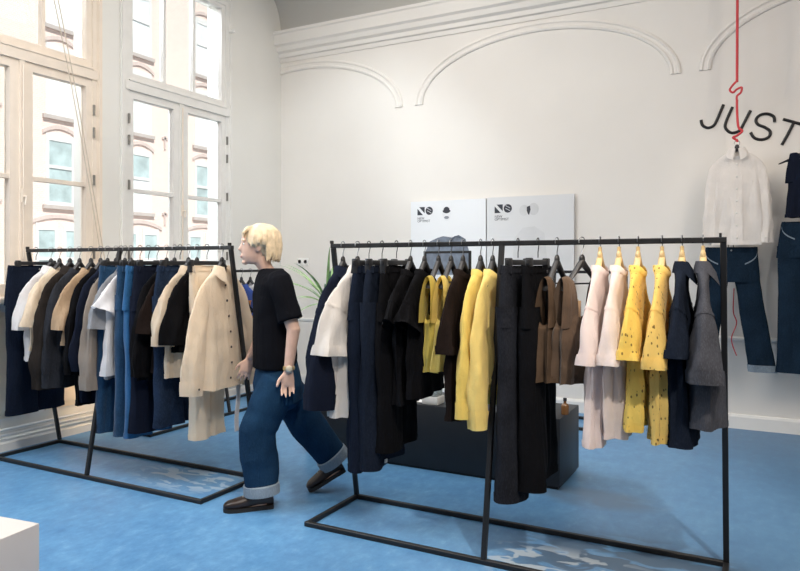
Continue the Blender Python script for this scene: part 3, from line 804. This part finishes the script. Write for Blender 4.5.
M_PLW = plain('white_plinth_paint', (.74, .69, .66), .5, .02)
wp = thing('display_plinth', 'white display plinth with printed sheet in the corner nearest the camera', 'plinth', (-2.36, 1.62, 0), math.radians(6.9))
MB().bbox((-.62, -.55, 0), (0, 0, .50), .004).build('box', M_PLW, wp)
ps = thing('leaflet', 'white leaflet with a thin brown outline on the white plinth', 'leaflet', (-2.36, 1.62, .50), math.radians(6.9))
MB().box((-.40, -.24, .001), (-.125, -.065, .004)).build('sheet', plain('leaflet_paper', (.82, .80, .78), .7), ps, False)
ol = MB()
pts = [V((-.30, -.20, .0055)), V((-.145, -.20, .0055)), V((-.135, -.185, .0055)), V((-.135, -.105, .0055)), V((-.15, -.09, .0055)), V((-.24, -.09, .0055)), V((-.255, -.105, .0055)), V((-.255, -.15, .0055))]
ol.tube(pts, .0028, 6, flat=.4); ol.build('outline', plain('brown_ink', (.42, .30, .26), .7), ps)

# potted plant behind the plinth
pp = thing('potted_plant', 'tall potted plant with thin arching leaves beside the navy jacket', 'plant', (x_on(326, 5.35), 5.35, 0))
MB().lathe([(0, 0), (.13, 0), (.15, .02), (.17, .30), (.165, .33), (.15, .33), (.145, .28), (0, .28)]).build('pot', plain('grey_planter', (.25, .25, .26), .7), pp)
MB().tube([(0, 0, .26), (.02, .01, .6), (.0, .0, .95), (.01, 0, 1.06)], [.03, .026, .022, .02], 10).build('stem', plain('plant_stem', (.20, .15, .09), .8), pp)
lf = MB(); rnd = random.Random(3)
for k in range(30):
    az = rnd.uniform(0, 2*pi); ln = rnd.uniform(.30, .62); el = rnd.uniform(.15, 1.45)
    if k == 0: az, ln, el = pi*1.02, .62, 1.05
    R = []; p = V((0.01, 0, 1.03+rnd.uniform(0, .06))); d = V((cos(az)*cos(el), sin(az)*cos(el), sin(el)))
    sd = V((-sin(az), cos(az), 0))
    for i in range(11):
        t = i/10; wd = .013*(sin(pi*min(1, t*.9+.12))**.7)+.0008
        q = d.cross(sd)
        R.append([p-sd*wd, p+q*wd*.5, p+sd*wd, p+q*wd*.35])
        p = p+d*ln/10; d = (d+V((0, 0, -.11))).normalized()
    lf.rings(R)
lf.build('foliage', plain('spider_leaf', (.27, .44, .18), .45, .35, 0, 14), pp)

# ================================================================== POSTERS
def text_mesh(s, size):
    c = bpy.data.curves.new('lettering', 'FONT'); c.body = s; c.size = size; c.extrude = .0004
    o = bpy.data.objects.new('lettering', c); COL.objects.link(o)
    dg = bpy.context.evaluated_depsgraph_get(); dg.update()
    me = bpy.data.meshes.new_from_object(o.evaluated_get(dg))
    bpy.data.objects.remove(o); bpy.data.curves.remove(c)
    return me
M_INK = plain('print_ink', (.045, .048, .06), .8)
M_PAP1 = plain('poster_paper', (.80, .82, .84), .7, .01, 0, 2); M_PAP2 = plain('poster_paper_grey', (.70, .71, .72), .7, .01, 0, 2)
M_GHOST = plain('faint_print', (.60, .62, .64), .8, .05); M_SWEAT = plain('blue_grey_print', (.17, .20, .25), .8, .25, 0, 14)
M_SWEATL = plain('blue_grey_print_light', (.26, .30, .36), .8, .1)
def disc(mb, cx, cz, rx, rz, y, n=28, pts=None):
    P = pts or [(cx+rx*cos(2*pi*i/n), cz+rz*sin(2*pi*i/n)) for i in range(n)]
    mb.rings([[V((x, y, z)) for x, z in P], [V((x, y+.0006, z)) for x, z in P]]); return mb
def poster(x0, x1, z0, z1, label, paper, which):
    t = thing('poster', label, 'poster', (x0, YB-.03, z1), 0, 'fashion posters on the back wall')
    wd, ht = x1-x0, z1-z0
    MB().box((0, -.012, -ht), (wd, .012, 0)).build('board', paper, t, False)
    MB().box((wd*.4, .012, -.12), (wd*.6, .03, -.04)).build('wall_mount', M_HINGE, t, False)
    y = -.0135
    lx, lz = (.082, -.062) if which == 1 else (.085, -.075)
    lg = MB(); s = .088
    # square with a diagonal slash
    disc(lg, 0, 0, 0, 0, y, pts=[(lx, lz), (lx+s*.16, lz), (lx+s*.98, lz-s*.88), (lx+s*.98, lz-s), (lx+s*.82, lz-s), (lx, lz-s*.12)][::-1])
    lg2 = MB()
    disc(lg2, 0, 0, 0, 0, y, pts=[(lx+s*.24, lz), (lx+s, lz), (lx+s, lz-s*.80)])
    disc(lg2, 0, 0, 0, 0, y, pts=[(lx, lz-s*.20), (lx+s*.76, lz-s), (lx, lz-s)])
    disc(lg2, lx+s*1.62, lz-s*.5, s*.5, s*.5, y)
    lo = lg2.build('logo', M_INK, t, False)
    sl = MB()
    for q in (-.2, .12):
        sl.bar((lx+s*1.35, y-.0008, lz-s*(.5+q)+.012), (lx+s*1.9, y-.0008, lz-s*(.5+q)-.014), .006)
    sl.build('logo_stripe', M_GHOST, lo, False)
    for r_, (sx, zz) in enumerate((('NEW', -s*1.55), ('OPTIMIST', -s*1.88))):
        me = text_mesh(sx, .036); me.transform(Matrix.Rotation(pi/2, 4, 'X')); me.transform(Matrix.Translation((lx, y, lz+zz)))
        me.name = 'lettering'; me.materials.clear(); me.materials.append(M_INK)
        o = bpy.data.objects.new('lettering', me); COL.objects.link(o); o.parent = t
    if which == 1:
        cx = .43
        h = MB(); disc(h, 0, 0, 0, 0, y, pts=[(cx+.045*cos(a)*(1.1 if sin(a) < 0 else .8), -.105+.035*sin(a)) for a in [2*pi*i/24 for i in range(24)]]); h.build('printed_cap', M_INK, t, False)
        h = MB(); disc(h, cx, -.185, .028, .016, y); h.build('printed_chin', plain('mid_print', (.25, .27, .30), .8), t, False)
        h = MB(); disc(h, cx, -.145, .05, .075, y+.0004); h.build('printed_face', M_PAP1 if 0 else plain('faint_face', (.74, .76, .78), .8), t, False)
        h = MB(); disc(h, 0, 0, 0, 0, y, pts=[(cx-.26, -.80), (cx-.255, -.56), (cx-.20, -.44), (cx-.10, -.40), (cx-.04, -.385), (cx+.06, -.40), (cx+.14, -.375), (cx+.22, -.42), (cx+.26, -.55), (cx+.27, -.80)][::-1]); sw = h.build('printed_sweater', M_SWEAT, t, False)
        h = MB().tube([(cx+.05, y-.001, -.44), (cx+.10, y-.001, -.385), (cx+.17, y-.001, -.40), (cx+.20, y-.001, -.47)], .012, 6, flat=.1)
        h.build('printed_hood', M_SWEATL, sw)
    else:
        cx = .45
        h = MB(); disc(h, cx+.05, -.135, .052, .062, y); h.build('printed_hair', plain('faint_hair', (.60, .61, .62), .8), t, False)
        h = MB(); disc(h, cx-.05, -.145, .05, .055, y); h.build('printed_face', plain('faint_face_grey', (.63, .64, .65), .8), t, False)
        h = MB(); disc(h, 0, 0, 0, 0, y-.001, pts=[(cx-.02, -.11), (cx+.012, -.10), (cx+.018, -.14), (cx+.004, -.19), (cx-.005, -.19), (cx-.022, -.15)][::-1]); h.build('printed_shadow', M_INK, t, False)
        h = MB(); disc(h, 0, 0, 0, 0, y, pts=[(cx-.19, -.85), (cx-.15, -.42), (cx-.06, -.32), (cx+.06, -.31), (cx+.16, -.38), (cx+.21, -.85)][::-1]); h.build('printed_shirt', plain('faint_shirt', (.65, .66, .67), .8, .03), t, False)
poster(-3.452, -2.575, .95, 2.145, 'white poster with a capped figure in a blue-grey sweater', M_PAP1, 1)
poster(-2.562, -1.657, .95, 2.15, 'pale grey poster with a faint figure in a light shirt', M_PAP2, 2)

# power sockets on the back wall
so = thing('wall_socket', 'white double power socket on the back wall above the plant', 'socket', (x_on(303, YB), YB, 1.49))
MB().bbox((-.085, -.012, -.045), (.085, 0, .045), .004).build('plate', M_WBTN, so)
for s in (-1, 1):
    MB().rings([[V((s*.042+.022*cos(a)*k, -.013, .022*sin(a)*k)) for a in [2*pi*i/16 for i in range(16)]] for k in (1, .5)]).build('outlet', plain('outlet_grey', (.22, .22, .22), .6), so, False)  # dark grey outlet faces

# ================================================================== LETTERING ON THE WALL
def wallpt(px, py, y):
    x = x_on(px, y); return V((x, y, z_at(py, x, y)))
LT = thing('wall_lettering', 'black slanted capital letters JUST curving across the back wall', 'lettering', (0, 0, 0))
def cr(pts, n=8):
    pts = [V(p) for p in pts]; P = [pts[0]]+pts+[pts[-1]]; out = []
    for i in range(1, len(P)-2):
        for k in range(n):
            t = k/n
            out.append(.5*((2*P[i])+(P[i+1]-P[i-1])*t+(2*P[i-1]-5*P[i]+4*P[i+1]-P[i+2])*t*t+(3*P[i]-P[i-1]-3*P[i+1]+P[i+2])*t**3))
    out.append(pts[-1]); return out
yl = YB-.003
L_STROKES = {'letter_j': [[(723.5, 104.5), (716.5, 121), (713, 126), (707.5, 127.8), (702.5, 125.2), (701, 120)]],
 'letter_u': [[(732.5, 107), (726, 122), (725.8, 128.5), (731.5, 132.8), (739, 131), (743, 125), (750.5, 110.5)]],
 'letter_s': [[(774.6, 122), (773.5, 116.5), (767, 113.8), (759.5, 115.5), (756, 120), (758, 124.5), (765, 127.5), (770, 131.5), (768.8, 137), (762, 139.6), (754.5, 138), (750.5, 132.5)]],
 'letter_t': [[(783, 119.2), (794, 122.2), (806, 125.6)], [(794, 122.2), (788, 134), (781.8, 145)]]}
for nm, ss in L_STROKES.items():
    mb = MB()
    for s in ss: mb.tube(cr([wallpt(px, py, yl) for px, py in s]), 0.0128, 8)
    mb.build(nm, M_BLACK, LT)

# ================================================================== OUTFITS HANGING BEFORE THE BACK WALL
yo = 6.52
x1 = x_on(737, yo); z1 = z_at(142, x1, yo)
M_RED = plain('red_cord', (.62, .05, .06), .6)
rp = thing('red_rope', 'red rope with a twisted hook dropping from the ceiling to the white shirt', 'rope', (x1, yo, z1))
zt_ = ZC-z1
zh = z_at(88, x1, yo)-z1
MB().tube([(0, 0, zt_), (.004, 0, (zt_+zh)/2), (0, 0, zh+.05)], .011, 8).build('rope', M_RED, rp)
MB().tube(cr([(0, 0, zh+.06), (-.03, 0, zh+.03), (-.055, 0, zh-.01), (-.03, 0, zh-.035), (0, 0, zh-.01), (.035, 0, zh+.0), (.03, 0, zh-.04), (0, 0, zh-.07), (0, 0, zh-.12)]), .009, 8).build('twisted_hook', M_RED, rp)
MB().tube(cr([(0, 0, zh-.1), (.0, 0, .28), (.01, 0, .13), (.04, 0, .09), (.0, 0, .055), (-.03, 0, .04), (0, 0, .015), (0, 0, 0)]), .010, 8).build('lower_rope', M_RED, rp)
rt = thing('red_strap', 'thin red strap hanging between the legs of the displayed jeans', 'strap', (x_on(734, 6.62), 6.62, z_at(300, x_on(734, 6.62), 6.62)))
MB().tube(cr([(0, 0, .1), (-.005, 0, -.1), (.02, 0, -.2), (-.02, 0, -.34), (.02, 0, -.48)]), .012, 6, flat=.4).build('strap', M_RED, rt)

t = thing('shirt', 'fine white long-sleeved shirt hung on the red rope', 'shirt', (x1, yo, z1), 0, None)
make_top(t, F['sheerwhite'], z_at(245, x1, yo)-z1, W=.215, D=.055, neck=-.075, sleeve='long', zsl=z_at(243, x1, yo)-z1, sl_w=.052, sl_d=.04, collar=True, buttons=M_WBTN, cuff=True, fold=.7, seed=4.2, vneck=.05, spread=.0)
hanger('black', 'black hanger holding the fine white shirt on the rope', (x1, yo, z1), 0, None, -.045, .135)
tz = z_at(247, x1, yo+.02)
tj0 = tj = thing('trousers', 'deep blue jeans with rolled cuffs shown under the white shirt', 'trousers', (x_on(731, yo), yo+.015, tz+.02), math.radians(4))
make_trousers(tj, F['wallden'], z_at(371, x1, yo)-tz-.02, W=.20, D=.04, neck=-.02, leg=.105, cuffm=F['jeansroll'], seed=2.2, legd=.05, gap=.01, splay=.135, seam=F['jeansroll'])
x2 = x_on(810, yo); z2 = z_at(146, x2, yo)
t = thing('tank_top', 'dark navy sleeveless top beside the white shirt at the wall', 'tank top', (x2, yo, z2), 0)
make_top(t, F['navy'], z_at(217, x2, yo)-z2, W=.20, D=.05, neck=-.02, sleeve='none', seed=9.1, fold=.6)
hanger('black', 'black hanger holding the dark navy sleeveless top', (x2, yo, z2), 0, None, -.03, .225)
rp2 = thing('red_rope', 'second red rope, holding the navy sleeveless top from the ceiling', 'rope', (x2, yo, z2))
MB().tube([(0, 0, ZC-z2), (.003, 0, .5), (0, 0, 0)], .011, 8).build('rope', M_RED, rp2)
tz2 = z_at(221, x2, yo)
tj = thing('trousers', 'deep blue straight jeans shown under the navy sleeveless top', 'trousers', (x2, yo+.015, tz2+.02), 0)
make_trousers(tj, F['wallden'], z_at(374, x2, yo)-tz2-.02, W=.20, D=.04, neck=-.02, leg=.12, seed=5.2, legd=.055, seam=F['jeansroll'])

for o_ in (tj0, tj):
    MB().tube([(-.02, .03, -.03), (-.02, .03, .03), (0, .03, .045), (.02, .03, .03), (.02, .03, -.03)], .003, 6).build('hanging_loop', F['wallden'], o_)

# ================================================================== THE WALKING PERSON
PO = V((CY*-.755-SY*4.25, SY*-.755+CY*4.25, 0))
FW = V((CY*-.968-SY*-.2495, SY*-.968+CY*-.2495, 0)).normalized()
per = thing('person', 'blond person in black tee and wide blue jeans walking between the racks', 'person', PO, atan2(FW.y, FW.x))
# local axes: x forward, y to the person's left
M_SKIN = plain('skin', (.70, .46, .36), .5, .06, 0, 20); M_HAIR = plain('blond_hair', (.68, .54, .36), .55, .18, 0, 30)
M_TEE = fabric('black_tee', (.005, .0055, .008)); M_JEAN = fabric('walking_denim', (.010, .034, .074), .2, denim=.22)
M_CUFF = fabric('denim_turn_up', (.30, .37, .44), .1, denim=.3); M_SHOE = plain('dark_brown_leather', (.022, .012, .009), .35, .3); M_SOLE = plain('black_sole', (.012, .011, .011), .7)
M_LACE = plain('pale_lace', (.45, .42, .38), .8)
def limb(mb, pts, rad, n=14): mb.tube(pts, rad, n)
def dense(pts, rad, k=5):
    P, R = [], []
    for i in range(len(pts)-1):
        for j in range(k):
            t = j/k; P.append(V(pts[i]).lerp(V(pts[i+1]), t)); R.append(rad[i]+(rad[i+1]-rad[i])*t)
    return P+[V(pts[-1])], R+[rad[-1]]
bd_ = MB()
def oval(mb, rows, n=20):      # rows: (x centre, y centre, z, half x, half y)
    mb.rings([[V((x+a*cos(2*pi*j/n), y+b*sin(2*pi*j/n), z)) for j in range(n)] for x, y, z, a, b in rows])
oval(bd_, [(0, 0, .80, .09, .14), (0, 0, .90, .105, .165), (.01, 0, 1.02, .09, .135), (.02, 0, 1.15, .10, .15), (.025, 0, 1.28, .10, .165), (.03, 0, 1.36, .07, .14), (.035, 0, 1.40, .05, .07)])
bd_.tube([(.03, 0, 1.36), (.055, 0, 1.43), (.075, 0, 1.51)], [.062, .054, .056], 14)
HC_ = V((.085, 0, 1.575))
# head
oval(bd_, [(.10, 0, 1.455, .030, .030), (.105, 0, 1.468, .055, .045), (.10, 0, 1.50, .075, .060), (.092, 0, 1.54, .087, .069), (.085, 0, 1.58, .095, .074), (.08, 0, 1.62, .096, .075), (.078, 0, 1.65, .084, .066), (.076, 0, 1.675, .055, .045), (.075, 0, 1.685, .02, .02)])
bd_.tube([(.168, 0, 1.588), (.178, 0, 1.566), (.188, 0, 1.545), (.174, 0, 1.536)], [.008, .010, .012, .009], 8)      # nose
bd_.ell((.165, 0, 1.601), (.014, .052, .009))                                                                      # brow
bd_.ell((.172, 0, 1.508), (.014, .024, .007)); bd_.ell((.170, 0, 1.496), (.014, .021, .007))                       # lips
bd_.ell((.160, 0, 1.466), (.018, .022, .016))                                                                      # chin
for s in (-1, 1):
    bd_.ell((.128, s*.042, 1.540), (.026, .018, .022))
    bd_.ell((.080, s*.077, 1.560), (.020, .010, .033))
# arms and hands
def arm(sh, el, wr, s, palm_dir):
    P, R = dense([sh, el, wr], [.052, .040, .027]); bd_.tube(P, R, 12)
    bd_.ell(sh, (.05, .05, .05)); bd_.ell(el, (.041, .041, .041))
    wr = V(wr); d = V(palm_dir).normalized()
    fwd = V((1, 0, 0)); fwd = (fwd-d*fwd.dot(d)).normalized(); sd = d.cross(fwd)
    # palm: wide along fwd, thin along sd
    R_ = []
    for t, a, b in ((-.02, .024, .019), (.02, .032, .017), (.06, .040, .016), (.088, .038, .013)):
        c = wr+d*t; R_.append([c+fwd*(a*cos(q))+sd*(b*sin(q)) for q in [2*pi*j/14 for j in range(14)]])
    bd_.rings(R_)
    for k, (off, ln) in enumerate(((.030, .068), (.010, .076), (-.011, .071), (-.031, .056))):
        b0 = wr+d*.078+fwd*off; cu = -sd*s
        p1 = b0+d*(ln*.45)+cu*.004+fwd*off*.12; p2 = p1+d*(ln*.30)+cu*.012; p3 = p2+d*(ln*.22)+cu*.015
        bd_.tube([b0-d*.02, b0, p1, p2, p3], [.0085, .0088, .0084, .0076, .006], 8)
    b0 = wr+d*.025+fwd*.026
    p1 = b0+d*.030+fwd*.026-sd*s*.006; p2 = p1+d*.030+fwd*.010-sd*s*.008
    bd_.tube([b0-fwd*.012, b0, p1, p2, p2+d*.012], [.013, .0125, .011, .009, .006], 8)
arm((.0, .175, 1.345), (-.075, .225, 1.07), (-.045, .225, .83), 1, (.04, -.02, -1))
arm((.04, -.175, 1.345), (.06, -.225, 1.07), (.16, -.205, .85), -1, (.35, .05, -1))
# legs and feet
LK = [(0, .09, .86), (.125, .105, .46), (.10, .115, .075)]; RK = [(0, -.09, .86), (-.165, -.10, .475), (-.385, -.10, .175)]
for kk in (LK, RK):
    P, R = dense(kk, [.085, .055, .036]); bd_.tube(P, R, 14)
def footdir(a, b): return (V(b)-V(a))
bd_.tube([(.07, .115, .05), (.16, .12, .045), (.27, .13, .03)], [.036, .036, .022], 10)
bd_.tube([(-.395, -.10, .15), (-.32, -.10, .085), (-.235, -.10, .035)], [.034, .034, .022], 10)
def lean(p):
    u = min(1, max(0, (p[2]-1.40)/.07)); u = u*u*(3-2*u)
    return (p[0]+.040*u, p[1], p[2])
bd_.v = [lean(p) for p in bd_.v]
remesh(bd_, 'body', M_SKIN, per, .0052, 5, .5)
before_face = set(per.children)
for s in (-1, 1):
    e = MB().ell((.1595, s*.032, 1.577), (.011, .013, .0075), 10, 8).build('eye', plain('eye_white', (.8, .78, .75), .3), per)
    MB().ell((.1685, s*.033, 1.577), (.003, .0055, .0055), 8, 6).build('iris', plain('iris_brown', (.08, .06, .04), .3), e)
    MB().tube([(.168, s*.014, 1.594), (.171, s*.034, 1.599), (.160, s*.055, 1.595)], .0035, 6).build('eyebrow', plain('brow_hair', (.50, .36, .20), .7), per)
MB().ell((.1785, 0, 1.502), (.006, .020, .0085), 12, 8).build('lips', plain('lip_skin', (.55, .24, .21), .45), per)
# hair: short blond bob
hr = MB()
hr.ell((.062, 0, 1.605), (.108, .095, .098), 20, 14)
hr.ell((.022, 0, 1.565), (.074, .080, .085), 20, 14)
rnd = random.Random(11)
for k in range(120):
    az = rnd.uniform(.75, 2*pi-.75); c0 = V((.065, 0, 1.675))
    ln = rnd.uniform(.09, .145) if abs(az-pi) < 1.35 else rnd.uniform(.0, .05)
    ex, ey = .112+rnd.uniform(-.006, .012), .097+rnd.uniform(-.004, .008)
    pts = []
    for i in range(9):
        t = i/8
        th = t*pi*.62
        r = sin(min(th, pi/2)); z = 1.60+.10*cos(min(th, pi/2)) - max(0, th-pi/2)*.0
        drop = max(0, t-.55)/.45*ln
        pts.append((.058+ex*r*cos(az)*(1-.12*max(0, t-.7)), ey*r*sin(az), z-drop))
    hr.tube(pts, [.004]+[.009]*6+[.007, .002], 6)
for k in range(16):     # fringe
    yy = -.06+.12*k/15
    hr.tube([(.085, yy*.6, 1.695), (.14, yy*.9, 1.675), (.166, yy, 1.645), (.168, yy*1.05, 1.617+rnd.uniform(-.008, .01))], [.006, .010, .008, .003], 6)
hr_o = remesh(hr, 'hair', M_HAIR, per, .0045, 5, .5)
for v in hr_o.data.vertices:
    p = v.co; q = V((p.x*22, p.y*22, p.z*9))
    v.co = p + v.normal*(.007*noise.noise(q)+.003*noise.noise(q*2.7))
for o_ in set(per.children)-before_face: o_.location.x += .040
# tee
te = MB()
oval(te, [(.015, 0, .825, .135, .195), (.015, 0, .90, .135, .195), (.018, 0, 1.02, .13, .185), (.022, 0, 1.15, .13, .185), (.025, 0, 1.27, .128, .19), (.028, 0, 1.335, .112, .195), (.03, 0, 1.375, .098, .175), (.032, 0, 1.408, .082, .125), (.036, 0, 1.430, .070, .080)], 28)
for sh, el in (((.0, .165, 1.345), (-.075, .230, 1.07)), ((.04, -.165, 1.345), (.06, -.230, 1.07))):
    a, c = V(sh), V(el); P = [a.lerp(c, t) for t in (-.26, -.22, -.1, .05, .2, .4, .6, .80)]
    te.tube(P, [.02, .045, .068, .075, .076, .074, .073, .074], 16)
for v in range(len(te.v)):
    p = V(te.v[v]); te.v[v] = tuple(p+V((noise.noise(p*9)*.010, noise.noise(p*9+V((5, 0, 0)))*.010, 0)))
to = remesh(te, 'tee_shirt', M_TEE, per, .0075, 3)
# jeans
je = MB()
oval(je, [(0, 0, .87, .115, .165), (0, 0, .80, .14, .19), (0, 0, .72, .150, .205), (-.005, 0, .62, .14, .19), (-.005, 0, .57, .09, .12)], 28)
for kk, rr in ((LK, (.115, .112, .098)), (RK, (.115, .115, .100))):
    end = V(kk[2])+(V(kk[2])-V(kk[1])).normalized()*(-.02)
    P, R = dense([V(kk[0])-V((0, 0, .10)), V(kk[1]), end], list(rr), 7)
    R = [r+.007*noise.noise(V((i*1.1, kk[0][1]*30, 0))) for i, r in enumerate(R)]
    je.tube(P, R, 20)
for v in range(len(je.v)):
    p = V(je.v[v]); je.v[v] = tuple(p+V((noise.noise(p*7)*.014, noise.noise(p*7+V((5, 0, 0)))*.014, 0)))
jo = remesh(je, 'jeans', M_JEAN, per, .0075, 3)
for kk in (LK, RK):
    d = (V(kk[2])-V(kk[1])).normalized(); e = V(kk[2])-d*.02
    MB().tube([e-d*.055, e-d*.05, e-d*.02, e+d*.008, e+d*.012], [.096, .107, .108, .107, .094], 24).build('turn_up', M_CUFF, jo)
# shoes
def shoe(heel, toe, lift, parent):
    heel, toe = V(heel), V(toe); d = (toe-heel); L = d.length; d.normalize(); sd = V((0, 1, 0)); sd = (sd-d*sd.dot(d)).normalized(); up = d.cross(sd)
    if up.z < 0: up = -up
    prof = [(0, .030, .055), (.04, .038, .085), (.12, .040, .095), (.30, .041, .095), (.42, .043, .085), (.58, .048, .062), (.75, .049, .050), (.90, .042, .040), (.97, .028, .030), (1.0, .010, .02)]
    R = []
    for t, w_, h_ in prof:
        c = heel+d*(L*t)
        R.append([c+sd*(w_*math.copysign(abs(cos(q))**.7, cos(q)))+up*(.018+(h_)*(.5+.5*math.copysign(abs(sin(q))**.8, sin(q)))) for q in [2*pi*j/20 for j in range(20)]])
    up_ = MB().rings(R).build('shoe', M_SHOE, parent)
    R = []
    for t, w_, h_ in prof:
        c = heel+d*(L*t); w2 = w_+.004
        R.append([c-sd*w2+up*.022, c+sd*w2+up*.022, c+sd*w2+up*0, c-sd*w2+up*0])
    MB().rings(R).build('sole', M_SOLE, up_)
    for k in range(4):
        t = .40+.07*k; c = heel+d*(L*t); hh = .018+lerp_tab([(a, b_) for a, _, b_ in prof], t)[0]
        MB().tube([c-sd*.026+up*(hh-.012), c+up*(hh+.004), c+sd*.026+up*(hh-.012)], .003, 6).build('lace', M_LACE, up_)
shoe((.035, .110, .0), (.325, .125, .0), 0, per)
shoe((-.440, -.10, .125), (-.205, -.10, .004), 0, per)
# watch
wr = V((-.047, .225, .845))
wt = MB(); wt.rings([[wr+V((.030*cos(q)*k, .026*sin(q)*k, zz)) for q in [2*pi*j/24 for j in range(24)]] for k, zz in ((.97, -.012), (1.12, -.010), (1.15, 0), (1.12, .010), (.97, .012))])
M_GOLD = plain('gold_metal', (.75, .55, .25), .3, .05, .8)
wo = wt.build('wrist_watch', M_GOLD, per)
MB().ell(wr+V((.0, .032, 0)), (.020, .006, .020), 14, 8).build('dial', plain('watch_dial', (.70, .62, .48), .3), wo)

# ================================================================== LIGHT
wd = bpy.data.worlds.new('sky'); SC.world = wd; wd.use_nodes = True
bg = wd.node_tree.nodes['Background']
sk = wd.node_tree.nodes.new('ShaderNodeTexSky'); sk.sky_type = 'HOSEK_WILKIE'; sk.turbidity = 6; sk.ground_albedo = .5
sk.sun_direction = V((.55, -.25, .8)).normalized()
wd.node_tree.links.new(sk.outputs[0], bg.inputs[0]); bg.inputs[1].default_value = 1.6
def area(name, loc, target, sx, sy, power, col):
    l = bpy.data.lights.new(name, 'AREA'); l.shape = 'RECTANGLE'; l.size = sx; l.size_y = sy; l.energy = power; l.color = col
    o = bpy.data.objects.new(name, l); COL.objects.link(o); o.location = loc
    o.rotation_euler = (V(target)-V(loc)).to_track_quat('-Z', 'Y').to_euler(); return o
sn = bpy.data.lights.new('sun', 'SUN'); sn.energy = 5.0; sn.angle = .02; sn.color = (1, .95, .88)
so_ = bpy.data.objects.new('sun', sn); COL.objects.link(so_); so_.rotation_euler = V((-.62, .22, -.75)).to_track_quat('-Z', 'Y').to_euler(); so_.location = (0, 0, 20)
area('daylight_fill', (-5.0, 1.7, 2.9), (-1, 3.2, .4), 1.6, 2.6, 105, (.88, .94, 1))  # added fill in place of daylight; no window is built in the wall here
area('ceiling_fill_middle', (-2.2, 2.7, 4.6), (-2.2, 3.2, 0), 3.4, 2.2, 95, (1, .945, .88))  # unseen overhead fill added above the racks
area('ceiling_fill_back', (-3.2, 5.2, 4.6), (-3.2, 5.6, 0), 2.4, 1.2, 18, (1, .945, .88))  # added fill over the rear of the room, no fitting seen
area('ceiling_fill_front', (-.8, -1.2, 4.6), (-.8, -.8, 0), 3.0, 2.0, 14, (1, .95, .9))  # weak overhead fill added behind the camera
area('sky_fill_1', (XL-1.3, 3.46, 5.5), (-2.6, 3.46, .4), 1.6, 1.6, 260, (.90, .95, 1))  # lamp added outside above the window, out of view, in place of skylight
area('sky_fill_2', (XL-1.3, 5.16, 5.5), (-2.6, 5.1, .4), 1.6, 1.6, 260, (.90, .95, 1))  # second added lamp outside, doing the sky's work for the far window
def spot(name, loc, target, power, ang, col):
    l = bpy.data.lights.new(name, 'SPOT'); l.energy = power; l.spot_size = math.radians(ang); l.spot_blend = .6; l.color = col; l.shadow_soft_size = .08
    o = bpy.data.objects.new(name, l); COL.objects.link(o); o.location = loc
    o.rotation_euler = (V(target)-V(loc)).to_track_quat('-Z', 'Y').to_euler(); return o
spot('track_spot', (.9, .9, 4.4), (-.45, 3.3, 1.2), 560, 32, (1, .90, .78))
spot('window_rack_fill', (-.4, 1.2, 4.4), (-3.4, 3.4, .95), 330, 44, (1, .90, .78))  # unseen spot added to brighten the clothes on the window rack
spot('track_spot_middle', (.3, .6, 4.4), (-1.7, 3.4, 1.0), 150, 30, (1, .92, .82))
spot('warm_glow_fill', (-4.75, 3.95, .75), (-5.25, 4.35, .35), 13, 110, (1, .66, .34))  # hidden warm lamp added for the glow on the wall below the sill
area('window_wall_fill', (-1.8, 1.6, 4.5), (-5.27, 4.6, 2.0), 1.6, .5, 20, (1, .86, .72))  # warm fill added to lighten the window wall
area('side_fill_high', (2.2, 2.6, 4.3), (-2.6, 3.4, .8), 1.8, 1.2, 55, (1, .84, .68))  # unseen warm fill added to brighten the right-hand sides of the clothes

area('side_fill_low', (3.4, .2, 2.4), (-.6, 3.4, .9), 1.0, 1.0, 28, (1, .92, .84))  # unseen fill added for the shaded lower parts of the pale shirts
spot('outfit_fill', (.9, 3.6, 4.5), (-.05, 6.5, 1.9), 60, 30, (1, .93, .86))  # unseen spot added to lift the white shirt against the wall
spot('corner_fill', (-3.0, 3.6, 4.6), (-4.2, 6.8, 1.7), 110, 62, (.86, .94, 1))  # bluish spot added to brighten the back wall near the corner

# ================================================================== CAMERA
cam = bpy.data.cameras.new('camera'); co = bpy.data.objects.new('camera', cam); COL.objects.link(co)
co.location = (0, 0, H); co.rotation_euler = (pi/2, 0, YAW)
cam.sensor_width = 36; cam.lens = 689/800*36; cam.shift_y = -20.5/800; cam.clip_start = .05
SC.camera = co
SC.view_settings.view_transform = 'Standard'
SC.view_settings.exposure = .2
SC.cycles.use_denoising = True
SC.cycles.max_bounces = 8
SC.cycles.sample_clamp_indirect = 6
